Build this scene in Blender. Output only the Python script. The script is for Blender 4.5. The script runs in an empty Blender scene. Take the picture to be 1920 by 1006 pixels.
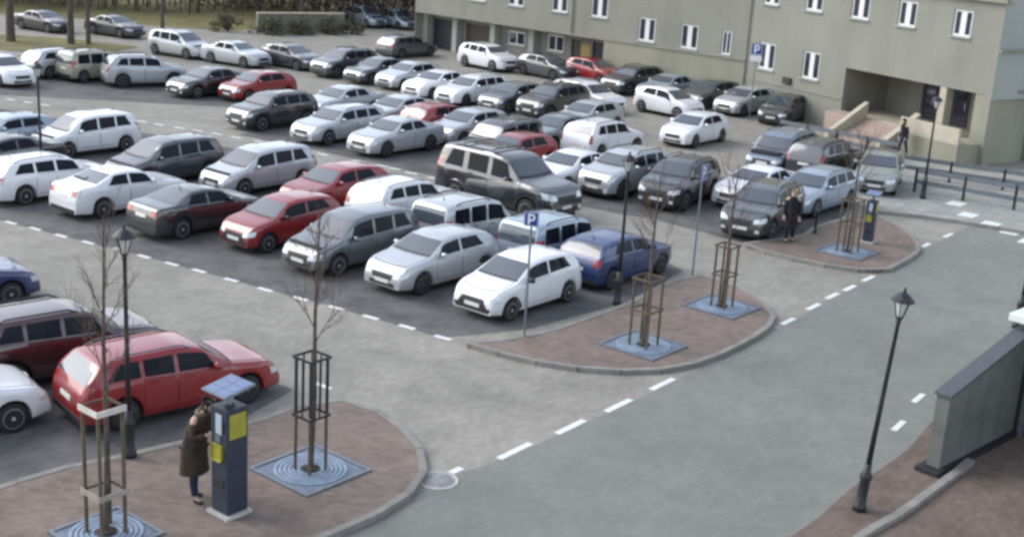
import bpy, bmesh, math, random
from mathutils import Vector, Matrix
from mathutils.bvhtree import BVHTree
R = math.radians
random.seed(7)
sc = bpy.context.scene
col = sc.collection

# ------------------------------------------------------------------ camera
CAM_H = 10.6
pitch, roll = R(16.2), R(3.5)
cam_d = bpy.data.cameras.new("camera")
cam = bpy.data.objects.new("camera", cam_d)
col.objects.link(cam)
fw = Vector((0, math.cos(pitch), -math.sin(pitch)))
r0 = Vector((1, 0, 0))
u0 = r0.cross(fw)
rt = math.cos(roll) * r0 + math.sin(roll) * u0
up = -math.sin(roll) * r0 + math.cos(roll) * u0
cam.matrix_world = Matrix((rt, up, -fw)).transposed().to_4x4()
cam.location = (0, 0, CAM_H)
cam_d.sensor_width = 36.0
cam_d.lens = 45.0
cam_d.clip_end = 1000
sc.camera = cam

# ------------------------------------------------------------------ sky, sun, exposure
SUN_EL, SUN_AZ = R(39), R(-74)
world = bpy.data.worlds.new("World")
sc.world = world
world.use_nodes = True
nt = world.node_tree
sky = nt.nodes.new("ShaderNodeTexSky")
sky.sky_type = 'NISHITA'
sky.sun_disc = False
sky.sun_elevation = SUN_EL
sky.sun_rotation = SUN_AZ
sky.air_density = 1.0
sky.dust_density = 1.6
hs = nt.nodes.new("ShaderNodeHueSaturation")
hs.inputs["Saturation"].default_value = 0.52
bg = nt.nodes["Background"]
nt.links.new(sky.outputs[0], hs.inputs["Color"])
nt.links.new(hs.outputs[0], bg.inputs[0])
bg.inputs[1].default_value = 0.15
sun_d = bpy.data.lights.new("sun", 'SUN')
sun_d.energy = 0.6
sun_d.angle = R(38)
sun_d.color = (1, 0.99, 0.985)
sun = bpy.data.objects.new("sun", sun_d)
sun.rotation_euler = (R(90) - SUN_EL, 0, R(180) - SUN_AZ)
sun.location = (0, 0, 60)
col.objects.link(sun)
sc.view_settings.view_transform = 'Standard'
sc.view_settings.look = 'None'
sc.view_settings.exposure = 1.02
sc.view_settings.gamma = 1
sc.view_settings.use_curve_mapping = False
sc.render.engine = 'CYCLES'
sc.cycles.pixel_filter_type = 'BLACKMAN_HARRIS'
sc.cycles.filter_width = 3.0
sc.cycles.max_bounces = 5
sc.cycles.use_denoising = True

# ------------------------------------------------------------------ materials
MATS = {}
def new_mat(name):
    m = bpy.data.materials.new(name)
    m.use_nodes = True
    MATS[name] = m
    return m, m.node_tree, m.node_tree.nodes["Principled BSDF"]

def simple(name, c, rough=0.6, metal=0.0, coat=0.0, var=0.0, scale=8.0, bump=0.0):
    m, t, b = new_mat(name)
    b.inputs["Base Color"].default_value = (*c, 1)
    b.inputs["Roughness"].default_value = rough
    b.inputs["Metallic"].default_value = metal
    b.inputs["Coat Weight"].default_value = coat
    b.inputs["Coat Roughness"].default_value = 0.08
    if var or bump:
        tc = t.nodes.new("ShaderNodeTexCoord")
        n = t.nodes.new("ShaderNodeTexNoise")
        n.inputs["Scale"].default_value = scale
        n.inputs["Detail"].default_value = 6
        t.links.new(tc.outputs["Object"], n.inputs["Vector"])
        if var:
            r = t.nodes.new("ShaderNodeValToRGB")
            r.color_ramp.elements[0].position = 0.3
            r.color_ramp.elements[1].position = 0.7
            r.color_ramp.elements[0].color = (*[x * (1 - var) for x in c], 1)
            r.color_ramp.elements[1].color = (*[min(1, x * (1 + var)) for x in c], 1)
            t.links.new(n.outputs["Fac"], r.inputs[0])
            t.links.new(r.outputs[0], b.inputs["Base Color"])
        if bump:
            bp = t.nodes.new("ShaderNodeBump")
            bp.inputs["Strength"].default_value = bump
            bp.inputs["Distance"].default_value = 0.02
            t.links.new(n.outputs["Fac"], bp.inputs["Height"])
            t.links.new(bp.outputs[0], b.inputs["Normal"])
    return m

def paving(name, c, bw, bh, rot, var=0.10, big=0.18, stain=0.25, joint=0.72, rough=0.85):
    """laid blocks: brick pattern for the joints, patches of tone, stains and drips"""
    m, t, b = new_mat(name)
    N, Lk = t.nodes.new, t.links.new
    tc = N("ShaderNodeTexCoord")
    mp = N("ShaderNodeMapping")
    mp.inputs["Rotation"].default_value = (0, 0, rot)
    Lk(tc.outputs["Object"], mp.inputs["Vector"])
    br = N("ShaderNodeTexBrick")
    br.inputs["Scale"].default_value = 1.0
    br.inputs["Brick Width"].default_value = bw
    br.inputs["Row Height"].default_value = bh
    br.inputs["Mortar Size"].default_value = min(bw, bh) * 0.035
    br.inputs["Mortar Smooth"].default_value = 0.4
    br.inputs["Color1"].default_value = (*[x * (1 + var) for x in c], 1)
    br.inputs["Color2"].default_value = (*[x * (1 - var) for x in c], 1)
    br.inputs["Mortar"].default_value = (*[x * joint for x in c], 1)
    Lk(mp.outputs[0], br.inputs["Vector"])
    n1 = N("ShaderNodeTexNoise"); n1.inputs["Scale"].default_value = 0.16; n1.inputs["Detail"].default_value = 5
    n2 = N("ShaderNodeTexNoise"); n2.inputs["Scale"].default_value = 0.9; n2.inputs["Detail"].default_value = 7; n2.inputs["Roughness"].default_value = 0.65
    for n in (n1, n2):
        Lk(tc.outputs["Object"], n.inputs["Vector"])
    r1 = N("ShaderNodeMapRange"); r1.inputs[1].default_value = 0.3; r1.inputs[2].default_value = 0.7
    r1.inputs[3].default_value = 1 - big; r1.inputs[4].default_value = 1 + big * 0.6
    Lk(n1.outputs["Fac"], r1.inputs[0])
    r2 = N("ShaderNodeMapRange"); r2.inputs[1].default_value = 0.35; r2.inputs[2].default_value = 0.6
    r2.inputs[3].default_value = 1 - stain; r2.inputs[4].default_value = 1.04
    Lk(n2.outputs["Fac"], r2.inputs[0])
    mu = N("ShaderNodeMath"); mu.operation = 'MULTIPLY'
    Lk(r1.outputs[0], mu.inputs[0]); Lk(r2.outputs[0], mu.inputs[1])
    mx = N("ShaderNodeVectorMath"); mx.operation = 'SCALE'
    Lk(br.outputs["Color"], mx.inputs[0]); Lk(mu.outputs[0], mx.inputs["Scale"])
    Lk(mx.outputs[0], b.inputs["Base Color"])
    b.inputs["Roughness"].default_value = rough
    bp = N("ShaderNodeBump"); bp.inputs["Strength"].default_value = 0.35; bp.inputs["Distance"].default_value = 0.01
    Lk(n2.outputs["Fac"], bp.inputs["Height"]); Lk(bp.outputs[0], b.inputs["Normal"])
    return m

def paint(name, c, metal=0.0, rough=0.35, ior=1.58):
    """car paint with a clear coat and a thin film of road dust"""
    m, t, b = new_mat(name)
    N, Lk = t.nodes.new, t.links.new
    tc = N("ShaderNodeTexCoord")
    n = N("ShaderNodeTexNoise"); n.inputs["Scale"].default_value = 2.2; n.inputs["Detail"].default_value = 7
    Lk(tc.outputs["Object"], n.inputs["Vector"])
    se = N("ShaderNodeSeparateXYZ"); Lk(tc.outputs["Object"], se.inputs[0])
    mr = N("ShaderNodeMapRange"); mr.inputs[1].default_value = 0.2; mr.inputs[2].default_value = 0.75
    mr.inputs[3].default_value = 0.26; mr.inputs[4].default_value = 0.02
    Lk(se.outputs["Z"], mr.inputs[0])
    mu = N("ShaderNodeMath"); mu.operation = 'MULTIPLY'
    Lk(n.outputs["Fac"], mu.inputs[0]); Lk(mr.outputs[0], mu.inputs[1])
    mx = N("ShaderNodeMix"); mx.data_type = 'RGBA'
    mx.inputs[6].default_value = (*c, 1); mx.inputs[7].default_value = (0.16, 0.145, 0.125, 1)
    Lk(mu.outputs[0], mx.inputs[0]); Lk(mx.outputs[2], b.inputs["Base Color"])
    b.inputs["Metallic"].default_value = metal
    rr = N("ShaderNodeMapRange"); rr.inputs[3].default_value = rough - 0.06; rr.inputs[4].default_value = rough + 0.14
    Lk(n.outputs["Fac"], rr.inputs[0]); Lk(rr.outputs[0], b.inputs["Roughness"])
    b.inputs["Coat Weight"].default_value = 1.0
    b.inputs["Coat IOR"].default_value = ior
    b.inputs["Coat Roughness"].default_value = 0.07
    return m

def brushed_lawn(name, c1, c2):
    m, t, b = new_mat(name)
    N, Lk = t.nodes.new, t.links.new
    tc = N("ShaderNodeTexCoord")
    n = N("ShaderNodeTexNoise"); n.inputs["Scale"].default_value = 0.35; n.inputs["Detail"].default_value = 9; n.inputs["Roughness"].default_value = 0.7
    Lk(tc.outputs["Object"], n.inputs["Vector"])
    r = N("ShaderNodeValToRGB")
    r.color_ramp.elements[0].color = (*c1, 1); r.color_ramp.elements[0].position = 0.38
    r.color_ramp.elements[1].color = (*c2, 1); r.color_ramp.elements[1].position = 0.62
    Lk(n.outputs["Fac"], r.inputs[0]); Lk(r.outputs[0], b.inputs["Base Color"])
    b.inputs["Roughness"].default_value = 1
    bp = N("ShaderNodeBump"); bp.inputs["Distance"].default_value = 0.15
    Lk(n.outputs["Fac"], bp.inputs["Height"]); Lk(bp.outputs[0], b.inputs["Normal"])
    return m

ROADROT = R(-52)
paving("setts", (0.302, 0.288, 0.252), 0.20, 0.10, ROADROT, stain=0.18)
paving("road_setts", (0.214, 0.222, 0.199), 0.24, 0.12, ROADROT, var=0.06, big=0.14, stain=0.10)
paving("bay_setts", (0.138, 0.136, 0.135), 0.20, 0.10, ROADROT, stain=0.4)
paving("pale_slabs", (0.33, 0.335, 0.31), 0.50, 0.50, ROADROT, big=0.10, stain=0.18)
paving("red_blocks", (0.212, 0.166, 0.140), 0.20, 0.10, ROADROT + R(45), var=0.16, stain=0.22)
paving("brown_blocks", (0.16, 0.12, 0.098), 0.20, 0.10, ROADROT, var=0.14)
simple("kerb", (0.25, 0.24, 0.22), 0.85, var=0.18, scale=3)
simple("marking", (0.72, 0.74, 0.72), 0.7, var=0.14, scale=14)
brushed_lawn("lawn", (0.13, 0.115, 0.055), (0.21, 0.195, 0.07))
simple("soil", (0.08, 0.065, 0.05), 1, var=0.35, scale=1.2)
simple("recess_wall", (0.24, 0.23, 0.20), 0.9, var=0.12, scale=0.9)
simple("pink_stone", (0.40, 0.31, 0.26), 0.8, var=0.12, scale=2)
simple("pale_stone", (0.46, 0.42, 0.33), 0.8, var=0.1, scale=2)
simple("cornice", (0.27, 0.26, 0.22), 0.9, var=0.1, scale=2)
simple("white_frame", (0.75, 0.75, 0.74), 0.4)
simple("dark_door", (0.025, 0.027, 0.04), 0.5, var=0.2)
simple("brown_door", (0.06, 0.045, 0.035), 0.5, var=0.2)
simple("dark_metal", (0.035, 0.037, 0.042), 0.45, metal=0.3, var=0.2)
simple("grey_metal", (0.22, 0.24, 0.27), 0.45, metal=0.6, var=0.15)
simple("grate_base", (0.15, 0.19, 0.24), 0.6, var=0.25)
simple("grate_metal", (0.26, 0.33, 0.42), 0.5, metal=0.1, var=0.2, scale=5)
simple("wood", (0.12, 0.092, 0.06), 0.85, var=0.3, scale=6)
simple("pinkish_board", (0.36, 0.31, 0.27), 0.85, var=0.2, scale=6)  # duller, pinkish tone of the lower guard boards
simple("white_board", (0.62, 0.58, 0.52), 0.8, var=0.15, scale=6)
simple("bark", (0.10, 0.085, 0.07), 0.95, var=0.35, scale=9, bump=0.4)
simple("twig", (0.12, 0.085, 0.065), 0.95, var=0.3)
simple("rubber", (0.022, 0.022, 0.024), 0.8, var=0.2)
simple("rim_alloy", (0.55, 0.56, 0.58), 0.4, metal=0.35)
simple("rim_dark", (0.16, 0.165, 0.17), 0.4, metal=0.5)
simple("hub_grey", (0.38, 0.39, 0.40), 0.55)
simple("black_plastic", (0.025, 0.026, 0.03), 0.5, var=0.15)
simple("plate_white", (0.72, 0.72, 0.68), 0.4)
simple("red_lens", (0.35, 0.012, 0.015), 0.15, coat=1)
simple("chrome", (0.6, 0.62, 0.64), 0.2, metal=0.9)
m = simple("headlight_lens", (0.68, 0.71, 0.74), 0.08, metal=0.2, coat=1)
m = simple("car_glass", (0.055, 0.072, 0.092), 0.05, coat=0.8)
m.node_tree.nodes["Principled BSDF"].inputs["IOR"].default_value = 1.7
m = simple("side_glass", (0.012, 0.015, 0.022), 0.08)
m.node_tree.nodes["Principled BSDF"].inputs["Specular IOR Level"].default_value = 0.12
m = simple("window_glass", (0.035, 0.04, 0.055), 0.06)
simple("lamp_glass", (0.62, 0.64, 0.60), 0.25)
simple("sign_blue", (0.015, 0.05, 0.28), 0.4)
simple("sign_white", (0.78, 0.79, 0.80), 0.4)
simple("yellow_panel", (0.36, 0.33, 0.04), 0.5, var=0.1, scale=10)
simple("solar_cell", (0.16, 0.22, 0.36), 0.45)
simple("screen", (0.42, 0.50, 0.58), 0.25)
simple("meter_blue", (0.030, 0.042, 0.062), 0.45, var=0.15)
simple("concrete", (0.46, 0.45, 0.43), 0.9, var=0.15, scale=5)
simple("slab_grey", (0.135, 0.143, 0.13), 0.8, var=0.22, scale=1.6)
simple("slab_edge", (0.085, 0.092, 0.105), 0.6, var=0.15)
simple("shade_and_footing", (0.016, 0.017, 0.02), 0.7, var=0.3)  # near-black: shade painted into the shelter opening, and the wall footing
simple("white_cap", (0.74, 0.76, 0.76), 0.5, var=0.06)
simple("skin", (0.50, 0.33, 0.25), 0.55)
simple("hair_dark", (0.022, 0.016, 0.014), 0.6, var=0.3, scale=30)
simple("hair_fair", (0.38, 0.30, 0.20), 0.6, var=0.3, scale=30)
simple("coat_brown", (0.050, 0.033, 0.024), 0.9, var=0.25, scale=9, bump=0.5)
simple("fur_collar", (0.20, 0.15, 0.115), 1.0, var=0.35, scale=40, bump=0.8)
simple("cloth_black", (0.014, 0.014, 0.018), 0.9, var=0.25, scale=9, bump=0.5)
simple("denim", (0.018, 0.026, 0.060), 0.9, var=0.25, scale=12)
simple("shoe", (0.015, 0.014, 0.014), 0.5)
simple("hedge_leaf", (0.10, 0.085, 0.07), 0.9, var=0.5, scale=1.5)
simple("shrub_leaf", (0.115, 0.115, 0.07), 0.9, var=0.5, scale=3)
simple("stone_wall", (0.22, 0.215, 0.17), 0.9, var=0.2, scale=1.5)
simple("orange_panel", (0.42, 0.28, 0.10), 0.6, var=0.1)

PAINT = {
 'white': ((0.84, 0.85, 0.87), 0.0), 'silver': ((0.50, 0.53, 0.55), 0.35), 'silverblue': ((0.33, 0.40, 0.48), 0.35),
 'grey': ((0.13, 0.145, 0.16), 0.3), 'dark': ((0.045, 0.05, 0.065), 0.25), 'black': ((0.012, 0.013, 0.018), 0.0),
 'red': ((0.27, 0.005, 0.008), 0.0), 'darkred': ((0.055, 0.012, 0.015), 0.1), 'blue': ((0.003, 0.026, 0.13), 0.1),
 'darkblue': ((0.03, 0.045, 0.14), 0.2), 'gunmetal': ((0.030, 0.036, 0.041), 0.1), 'beige': ((0.36, 0.35, 0.27), 0.15),
 'greyblue': ((0.18, 0.23, 0.29), 0.3), 'greygreen': ((0.30, 0.33, 0.31), 0.25)}
for k, (c, mt) in PAINT.items():
    paint("paint_" + k, c, mt, ior={'gunmetal': 2.1, 'black': 1.85, 'dark': 1.85, 'grey': 1.85, 'darkred': 1.85}.get(k, 1.58))
M = MATS

def weathered(name, c):
    """painted render with rain streaks, patches and fine grain"""
    m, t, b = new_mat(name)
    N, Lk = t.nodes.new, t.links.new
    tc = N("ShaderNodeTexCoord"); mp = N("ShaderNodeMapping"); mp.inputs["Scale"].default_value = (0.9, 0.9, 0.10)
    Lk(tc.outputs["Object"], mp.inputs["Vector"])
    vals = []
    for vec, sc_, lo, hi, a in ((mp.outputs[0], 1.1, .45, .75, .90), (tc.outputs["Object"], .35, .3, .7, .88), (tc.outputs["Object"], 14, .3, .7, .95)):
        n = N("ShaderNodeTexNoise"); n.inputs["Scale"].default_value = sc_; n.inputs["Detail"].default_value = 6
        Lk(vec, n.inputs["Vector"])
        r = N("ShaderNodeMapRange"); r.inputs[1].default_value = lo; r.inputs[2].default_value = hi; r.inputs[3].default_value = 1.04; r.inputs[4].default_value = a
        Lk(n.outputs["Fac"], r.inputs[0]); vals.append(r.outputs[0])
    m1 = N("ShaderNodeMath"); m1.operation = 'MULTIPLY'; Lk(vals[0], m1.inputs[0]); Lk(vals[1], m1.inputs[1])
    m2 = N("ShaderNodeMath"); m2.operation = 'MULTIPLY'; Lk(m1.outputs[0], m2.inputs[0]); Lk(vals[2], m2.inputs[1])
    v = N("ShaderNodeVectorMath"); v.operation = 'SCALE'; v.inputs[0].default_value = c; Lk(m2.outputs[0], v.inputs["Scale"])
    Lk(v.outputs[0], b.inputs["Base Color"]); b.inputs["Roughness"].default_value = .92
weathered("plaster", (0.275, 0.275, 0.23)); weathered("plaster_plinth", (0.30, 0.293, 0.225)); weathered("plaster_pale", (0.38, 0.40, 0.365))

# ------------------------------------------------------------------ object helpers
def link(o, parent=None):
    col.objects.link(o)
    if parent is not None:
        o.parent = parent
    return o

def mesh_obj(name, me, mat=None, parent=None):
    o = bpy.data.objects.new(name, me)
    if mat is not None and not me.materials:
        me.materials.append(mat)
    return link(o, parent)

def tag(o, label=None, cat=None, group=None, kind=None):
    if label: o["label"] = label
    if cat: o["category"] = cat
    if group: o["group"] = group
    if kind: o["kind"] = kind
    return o

def thing(name, loc, label, cat, group=None, rz=0.0):
    e = bpy.data.objects.new(name, None)
    e.empty_display_size = 0.2
    e.location = loc
    e.rotation_euler = (0, 0, rz)
    link(e)
    return tag(e, label, cat, group)

class MB:
    """collects boxes, tubes, lathes and polygons into ONE mesh"""
    def __init__(self):
        self.v, self.f, self.sm = [], [], []
    def add(self, vs, fs, smooth=False):
        o = len(self.v)
        self.v += [tuple(p) for p in vs]
        self.f += [tuple(i + o for i in f) for f in fs]
        self.sm += [smooth] * len(fs)
        return self
    def box(self, x0, x1, y0, y1, z0, z1, mtx=None):
        vs = [Vector((x, y, z)) for z in (z0, z1) for y in (y0, y1) for x in (x0, x1)]
        if mtx is not None: vs = [mtx @ p for p in vs]
        return self.add(vs, [(0, 2, 3, 1), (4, 5, 7, 6), (0, 1, 5, 4), (2, 6, 7, 3), (0, 4, 6, 2), (1, 3, 7, 5)])
    def tube(self, pts, rads, n=8, smooth=True):
        pts = [Vector(p) for p in pts]
        if not hasattr(rads, '__len__'): rads = [rads] * len(pts)
        vs, fs = [], []
        for i, p in enumerate(pts):
            d = (pts[min(i + 1, len(pts) - 1)] - pts[max(i - 1, 0)])
            d = d.normalized() if d.length > 1e-9 else Vector((0, 0, 1))
            a = Vector((1, 0, 0)) if abs(d.x) < 0.9 else Vector((0, 1, 0))
            e1 = d.cross(a).normalized(); e2 = d.cross(e1)
            vs += [p + rads[i] * (math.cos(2 * math.pi * k / n) * e1 + math.sin(2 * math.pi * k / n) * e2) for k in range(n)]
        for i in range(len(pts) - 1):
            for k in range(n):
                a, b = i * n + k, i * n + (k + 1) % n
                fs.append((a, a + n, b + n, b))
        self.add(vs, fs, smooth)
        self.add(vs[:n], [tuple(range(n))]); self.add(vs[-n:], [tuple(range(n))[::-1]])
        return self
    def lathe(self, prof, n=16, c=(0, 0, 0), smooth=True, start=0.0):
        vs, fs = [], []
        for r_, z in prof:
            vs += [(c[0] + r_ * math.cos(start + 2 * math.pi * k / n), c[1] + r_ * math.sin(start + 2 * math.pi * k / n), c[2] + z) for k in range(n)]
        for i in range(len(prof) - 1):
            for k in range(n):
                a, b = i * n + k, i * n + (k + 1) % n
                fs.append((a, b, b + n, a + n))
        fs.append(tuple(range(n))[::-1]); fs.append(tuple(range((len(prof) - 1) * n, len(prof) * n)))
        return self.add(vs, fs, smooth)
    def prism(self, poly, z0, z1):
        n = len(poly)
        vs = [(x, y, z0) for x, y in poly] + [(x, y, z1) for x, y in poly]
        fs = [tuple(range(n))[::-1], tuple(range(n, 2 * n))] + [(i, (i + 1) % n, n + (i + 1) % n, n + i) for i in range(n)]
        return self.add(vs, fs)
    def mesh(self, name):
        me = bpy.data.meshes.new(name)
        me.from_pydata(self.v, [], self.f)
        me.polygons.foreach_set("use_smooth", self.sm)
        me.update()
        return me
    def build(self, name, mat, parent=None, bevel=0.0):
        me = self.mesh(name)
        if bevel:
            b = bmesh.new(); b.from_mesh(me)
            bmesh.ops.remove_doubles(b, verts=b.verts, dist=1e-5)
            bmesh.ops.bevel(b, geom=[e for e in b.edges if len(e.link_faces) == 2 and e.calc_face_angle(0) > 0.6], offset=bevel, segments=2, affect='EDGES', profile=0.6)
            b.to_mesh(me); b.free()
        return mesh_obj(name, me, mat, parent)

def spline(pts, per=8, closed=True):
    out, n = [], len(pts)
    for i in range(n if closed else n - 1):
        g = lambda k: Vector(pts[k % n] if closed else pts[max(0, min(n - 1, k))]).to_2d()
        p0, p1, p2, p3 = g(i - 1), g(i), g(i + 1), g(i + 2)
        for k in range(per):
            t = k / per
            out.append(0.5 * ((2 * p1) + (p2 - p0) * t + (2 * p0 - 5 * p1 + 4 * p2 - p3) * t * t + (3 * p1 - p0 - 3 * p2 + p3) * t ** 3))
    if not closed: out.append(Vector(pts[-1]).to_2d())
    return out

def area2(poly):
    return sum(poly[i][0] * poly[(i + 1) % len(poly)][1] - poly[(i + 1) % len(poly)][0] * poly[i][1] for i in range(len(poly)))

def sheet(name, poly, z, mat, label=None):
    poly = list(poly)
    if area2(poly) < 0: poly = poly[::-1]
    me = bpy.data.meshes.new(name)
    b = bmesh.new()
    f = b.faces.new([b.verts.new((p[0], p[1], z)) for p in poly])
    bmesh.ops.triangulate(b, faces=[f])
    b.to_mesh(me); b.free()
    o = mesh_obj(name, me, mat)
    return tag(o, label, kind='structure')

# ------------------------------------------------------------------ ground and paving
ground = MB().add([(-400, -60, 0), (400, -60, 0), (400, 500, 0), (-400, 500, 0)], [(0, 1, 2, 3)]).build("ground", M["setts"])
tag(ground, "pale grey block paving of the car park aisles", kind='structure')

road_edge = [(-6, 15.5), (-0.97, 22.05), (0.28, 23.35), (1.43, 24.75), (2.52, 26.1), (3.63, 27.5), (7.6, 32.95), (9.33, 35.5), (10.92, 37.6), (12.93, 40.6), (15.4, 44.0), (17.2, 46.6)]
sheet("road", road_edge + [(26, 42), (40, 30), (40, 5), (4, 2), (-14, 6)], 0.004, M["road_setts"], "blue grey paved road beside the car park")
sheet("parking_bays", [(-40, 52.5), (-24, 43.2), (-15.55, 38.1), (-10.62, 35.4), (-4.53, 31.8), (-1.61, 29.95), (0.5, 31.0), (3.4, 34.0), (5.2, 37.4), (3.2, 41.0), (-3.9, 46.2), (-8.0, 49.3), (-13.1, 52.4), (-24.0, 57.4), (-40, 66.5)], 0.004, M["bay_setts"], "dark worn parking bays of the front double row")
sheet("parking_bays", [(-12.2, 54.6), (-8.0, 51.9), (-4.2, 49.3), (0.6, 45.9), (5.0, 43.6), (8.0, 40.8), (10.6, 43.2), (12.8, 47.6), (9.0, 51.0), (5, 56.5), (-2, 61.5), (-6.5, 64.2)], 0.004, M["bay_setts"], "dark worn parking bays of the middle row")
sheet("parking_bays", [(-30, 60.6), (-13, 61.4), (-11, 66), (-15, 70), (-30, 71)], 0.004, M["bay_setts"], "dark worn parking bays by the lawn")
sheet("parking_bays", [(-20, 15), (-16, 30.5), (-12.0, 31.2), (-4.6, 26.0), (-5.6, 23.6), (-8.2, 21.5), (-9.6, 19.0)], 0.004, M["bay_setts"], "worn parking bays beside the near paved island")
sheet("pavement", [(13.2, 46.9), (16.7, 45.8), (27, 40), (40, 60), (24, 58), (20.4, 56.2), (15.6, 62.5)], 0.006, M["pale_slabs"], "pale slab pavement before the entrance")

def kerb_run(root, pts, closed, w=0.15, z1=0.12, step=1.0, name="kerbstone"):
    """single kerb stones along a line, each a little uneven"""
    n = len(pts)
    L = [0.0]
    for i in range(n if closed else n - 1):
        L.append(L[-1] + (pts[(i + 1) % n] - pts[i]).length)
    def at(s):
        s = max(0, min(L[-1] - 1e-6, s))
        i = max(k for k in range(len(L) - 1) if L[k] <= s)
        a, b = pts[i], pts[(i + 1) % n]
        return a + (b - a) * ((s - L[i]) / max(1e-9, L[i + 1] - L[i]))
    k = max(1, round(L[-1] / step))
    for i in range(k):
        a, b = at(i * L[-1] / k), at((i + 1) * L[-1] / k)
        d = (b - a); ln = d.length
        if ln < 0.05: continue
        d /= ln
        dz = random.uniform(-0.004, 0.005)
        mt = Matrix.Translation((*((a + b) / 2), 0)) @ Matrix.Rotation(math.atan2(d.y, d.x), 4, 'Z')
        MB().box(-ln / 2 + 0.006, ln / 2 - 0.006, -w / 2, w / 2, -0.05, z1 + dz, mt).build(name, M["kerb"], root)

def island(pts, label, mat):
    sp = spline(pts, 5)
    if area2(sp) < 0: sp = sp[::-1]
    me = MB().prism([tuple(p) for p in sp], -0.02, 0.105)
    o = me.build("paved_island", mat)
    tag(o, label, kind='structure')
    kerb_run(o, sp, True)
    return o

island([(-4.75, 24.2), (-4.2, 24.95), (-3.37, 25.35), (-2.73, 24.95), (-2.15, 24.25), (-1.68, 23.33), (-1.45, 22.5), (-1.48, 21.68), (-1.75, 20.88), (-2.23, 20.14), (-2.86, 19.41), (-3.53, 18.64), (-5.2, 16.6), (-8.0, 15.4), (-9.6, 17.5), (-9.3, 19.5), (-8.74, 20.4), (-8.05, 21.25), (-7.3, 21.75), (-6.4, 22.5), (-5.5, 23.45)],
       "red block paved island with the pay machine in the foreground", M["red_blocks"])
island([(-0.95, 29.40), (-0.65, 29.16), (0.13, 28.74), (1.02, 28.35), (1.9, 28.19), (2.9, 28.22), (3.94, 28.57), (4.8, 29.3), (5.75, 30.47), (6.66, 31.83), (7.11, 32.88), (7.14, 33.81), (6.82, 35.02), (6.15, 36.2), (5.5, 36.6), (4.5, 35.55), (3.3, 33.5), (2.4, 32.3), (1.2, 30.85), (0.1, 29.85)],
       "red block paved island with two caged trees beside the small white hatchback", M["red_blocks"])
island([(7.57, 40.72), (8.35, 39.73), (9.55, 38.88), (10.62, 38.46), (11.56, 38.54), (12.47, 39.71), (13.49, 41.36), (13.75, 43.12), (13.6, 44.76), (13.0, 46.3), (11.9, 45.2), (10.5, 43.6), (9.8, 42.3), (8.6, 41.4)],
       "farther red block paved island with a pay machine by the road", M["red_blocks"])

# far pavement kerb, right hand pavement and its kerbs
fk = tag(bpy.data.objects.new("pavement_kerb", None), "kerb of the pale pavement across the road", kind='structure'); link(fk)
kerb_run(fk, [Vector(p) for p in [(13.2, 46.85), (13.7, 46.71), (14.94, 46.53), (15.83, 46.19), (16.7, 45.75), (22, 42.9), (27, 40.0)]], False, z1=0.13)
rp = spline([(2.6, 16.6), (4.69, 19.83), (5.82, 21.26), (6.85, 22.72), (8.44, 24.69), (9.84, 26.92), (13.2, 31.5), (17, 36.6), (22, 32), (14.5, 25.5), (8.6, 18), (5, 14)], 4)
o = MB().prism([tuple(p) for p in (rp if area2(rp) > 0 else rp[::-1])], -0.02, 0.03).build("pavement", M["brown_blocks"])
tag(o, "brown block pavement at the foot of the dark wall", kind='structure')
rk = tag(bpy.data.objects.new("pavement_kerb", None), "low pale kerb curving round the brown pavement", kind='structure'); link(rk)
kerb_run(rk, spline([(6.1, 20.15), (6.45, 20.6), (6.98, 21.1), (7.6, 21.75), (8.3, 22.6), (8.9, 23.3), (9.6, 24.2)], 4, False), False, w=0.16, z1=0.13, step=0.9)

def dash(cx, cy, ang, ln, w=0.14, z=0.010, label=None):
    mt = Matrix.Translation((cx, cy, 0)) @ Matrix.Rotation(ang, 4, 'Z')
    vs = [mt @ Vector(p) for p in ((-ln / 2, -w / 2, z), (ln / 2, -w / 2, z), (ln / 2, w / 2, z), (-ln / 2, w / 2, z))]
    o = MB().add(vs, [(0, 1, 2, 3)]).build("road_marking", M["marking"])
    return tag(o, label, kind='structure')
l1 = [(-15.55, 38.11), (-14.6, 37.6), (-13.6, 37.0), (-12.6, 36.45), (-11.48, 35.93), (-10.62, 35.37), (-9.66, 34.8), (-8.76, 34.3), (-7.71, 33.64), (-6.63, 32.96), (-5.57, 32.36), (-4.53, 31.78), (-3.55, 31.18), (-2.56, 30.6), (-1.61, 29.96)]
for x, y in l1: dash(x, y, R(-31), 0.50, 0.16, label="white dash of the line before the front parked row")
for x, y in [(-24.06, 59.73), (-23.1, 59.3), (-22.1, 58.8), (-16.84, 56.23), (-15.93, 55.72), (-14.91, 55.26), (-14.01, 54.91), (-13.08, 54.45), (-12.1, 53.89), (-11.0, 53.3), (-9.9, 52.6), (-8.01, 51.4), (-6.4, 50.5), (-5.4, 49.9), (-4.88, 49.5), (-4.15, 48.86), (-3.2, 48.2)]:
    dash(x, y, R(-28), 0.55, 0.18, label="white dash of the line along the second aisle")
for x, y, ln in [(-1.0, 22.2, 0.9), (0.28, 23.49, 1.05), (1.43, 24.87, 1.0), (2.52, 26.22, 1.0), (3.63, 27.69, 1.0), (7.55, 33.0, 0.75), (8.54, 34.47, 0.8), (9.33, 35.64, 0.8), (10.06, 36.58, 0.8), (10.92, 37.76, 0.8), (12.3, 39.8, 0.8), (12.93, 40.77, 0.8), (14.02, 42.37, 0.8), (15.3, 44.0, 0.8)]:
    dash(x, y, R(53), ln, 0.16, label="white dash of the line down the road edge")
for x, y in [(8.64, 26.04), (9.58, 27.8)]:
    dash(x, y, R(56), 0.7, 0.14, label="white dash by the brown pavement")
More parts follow.
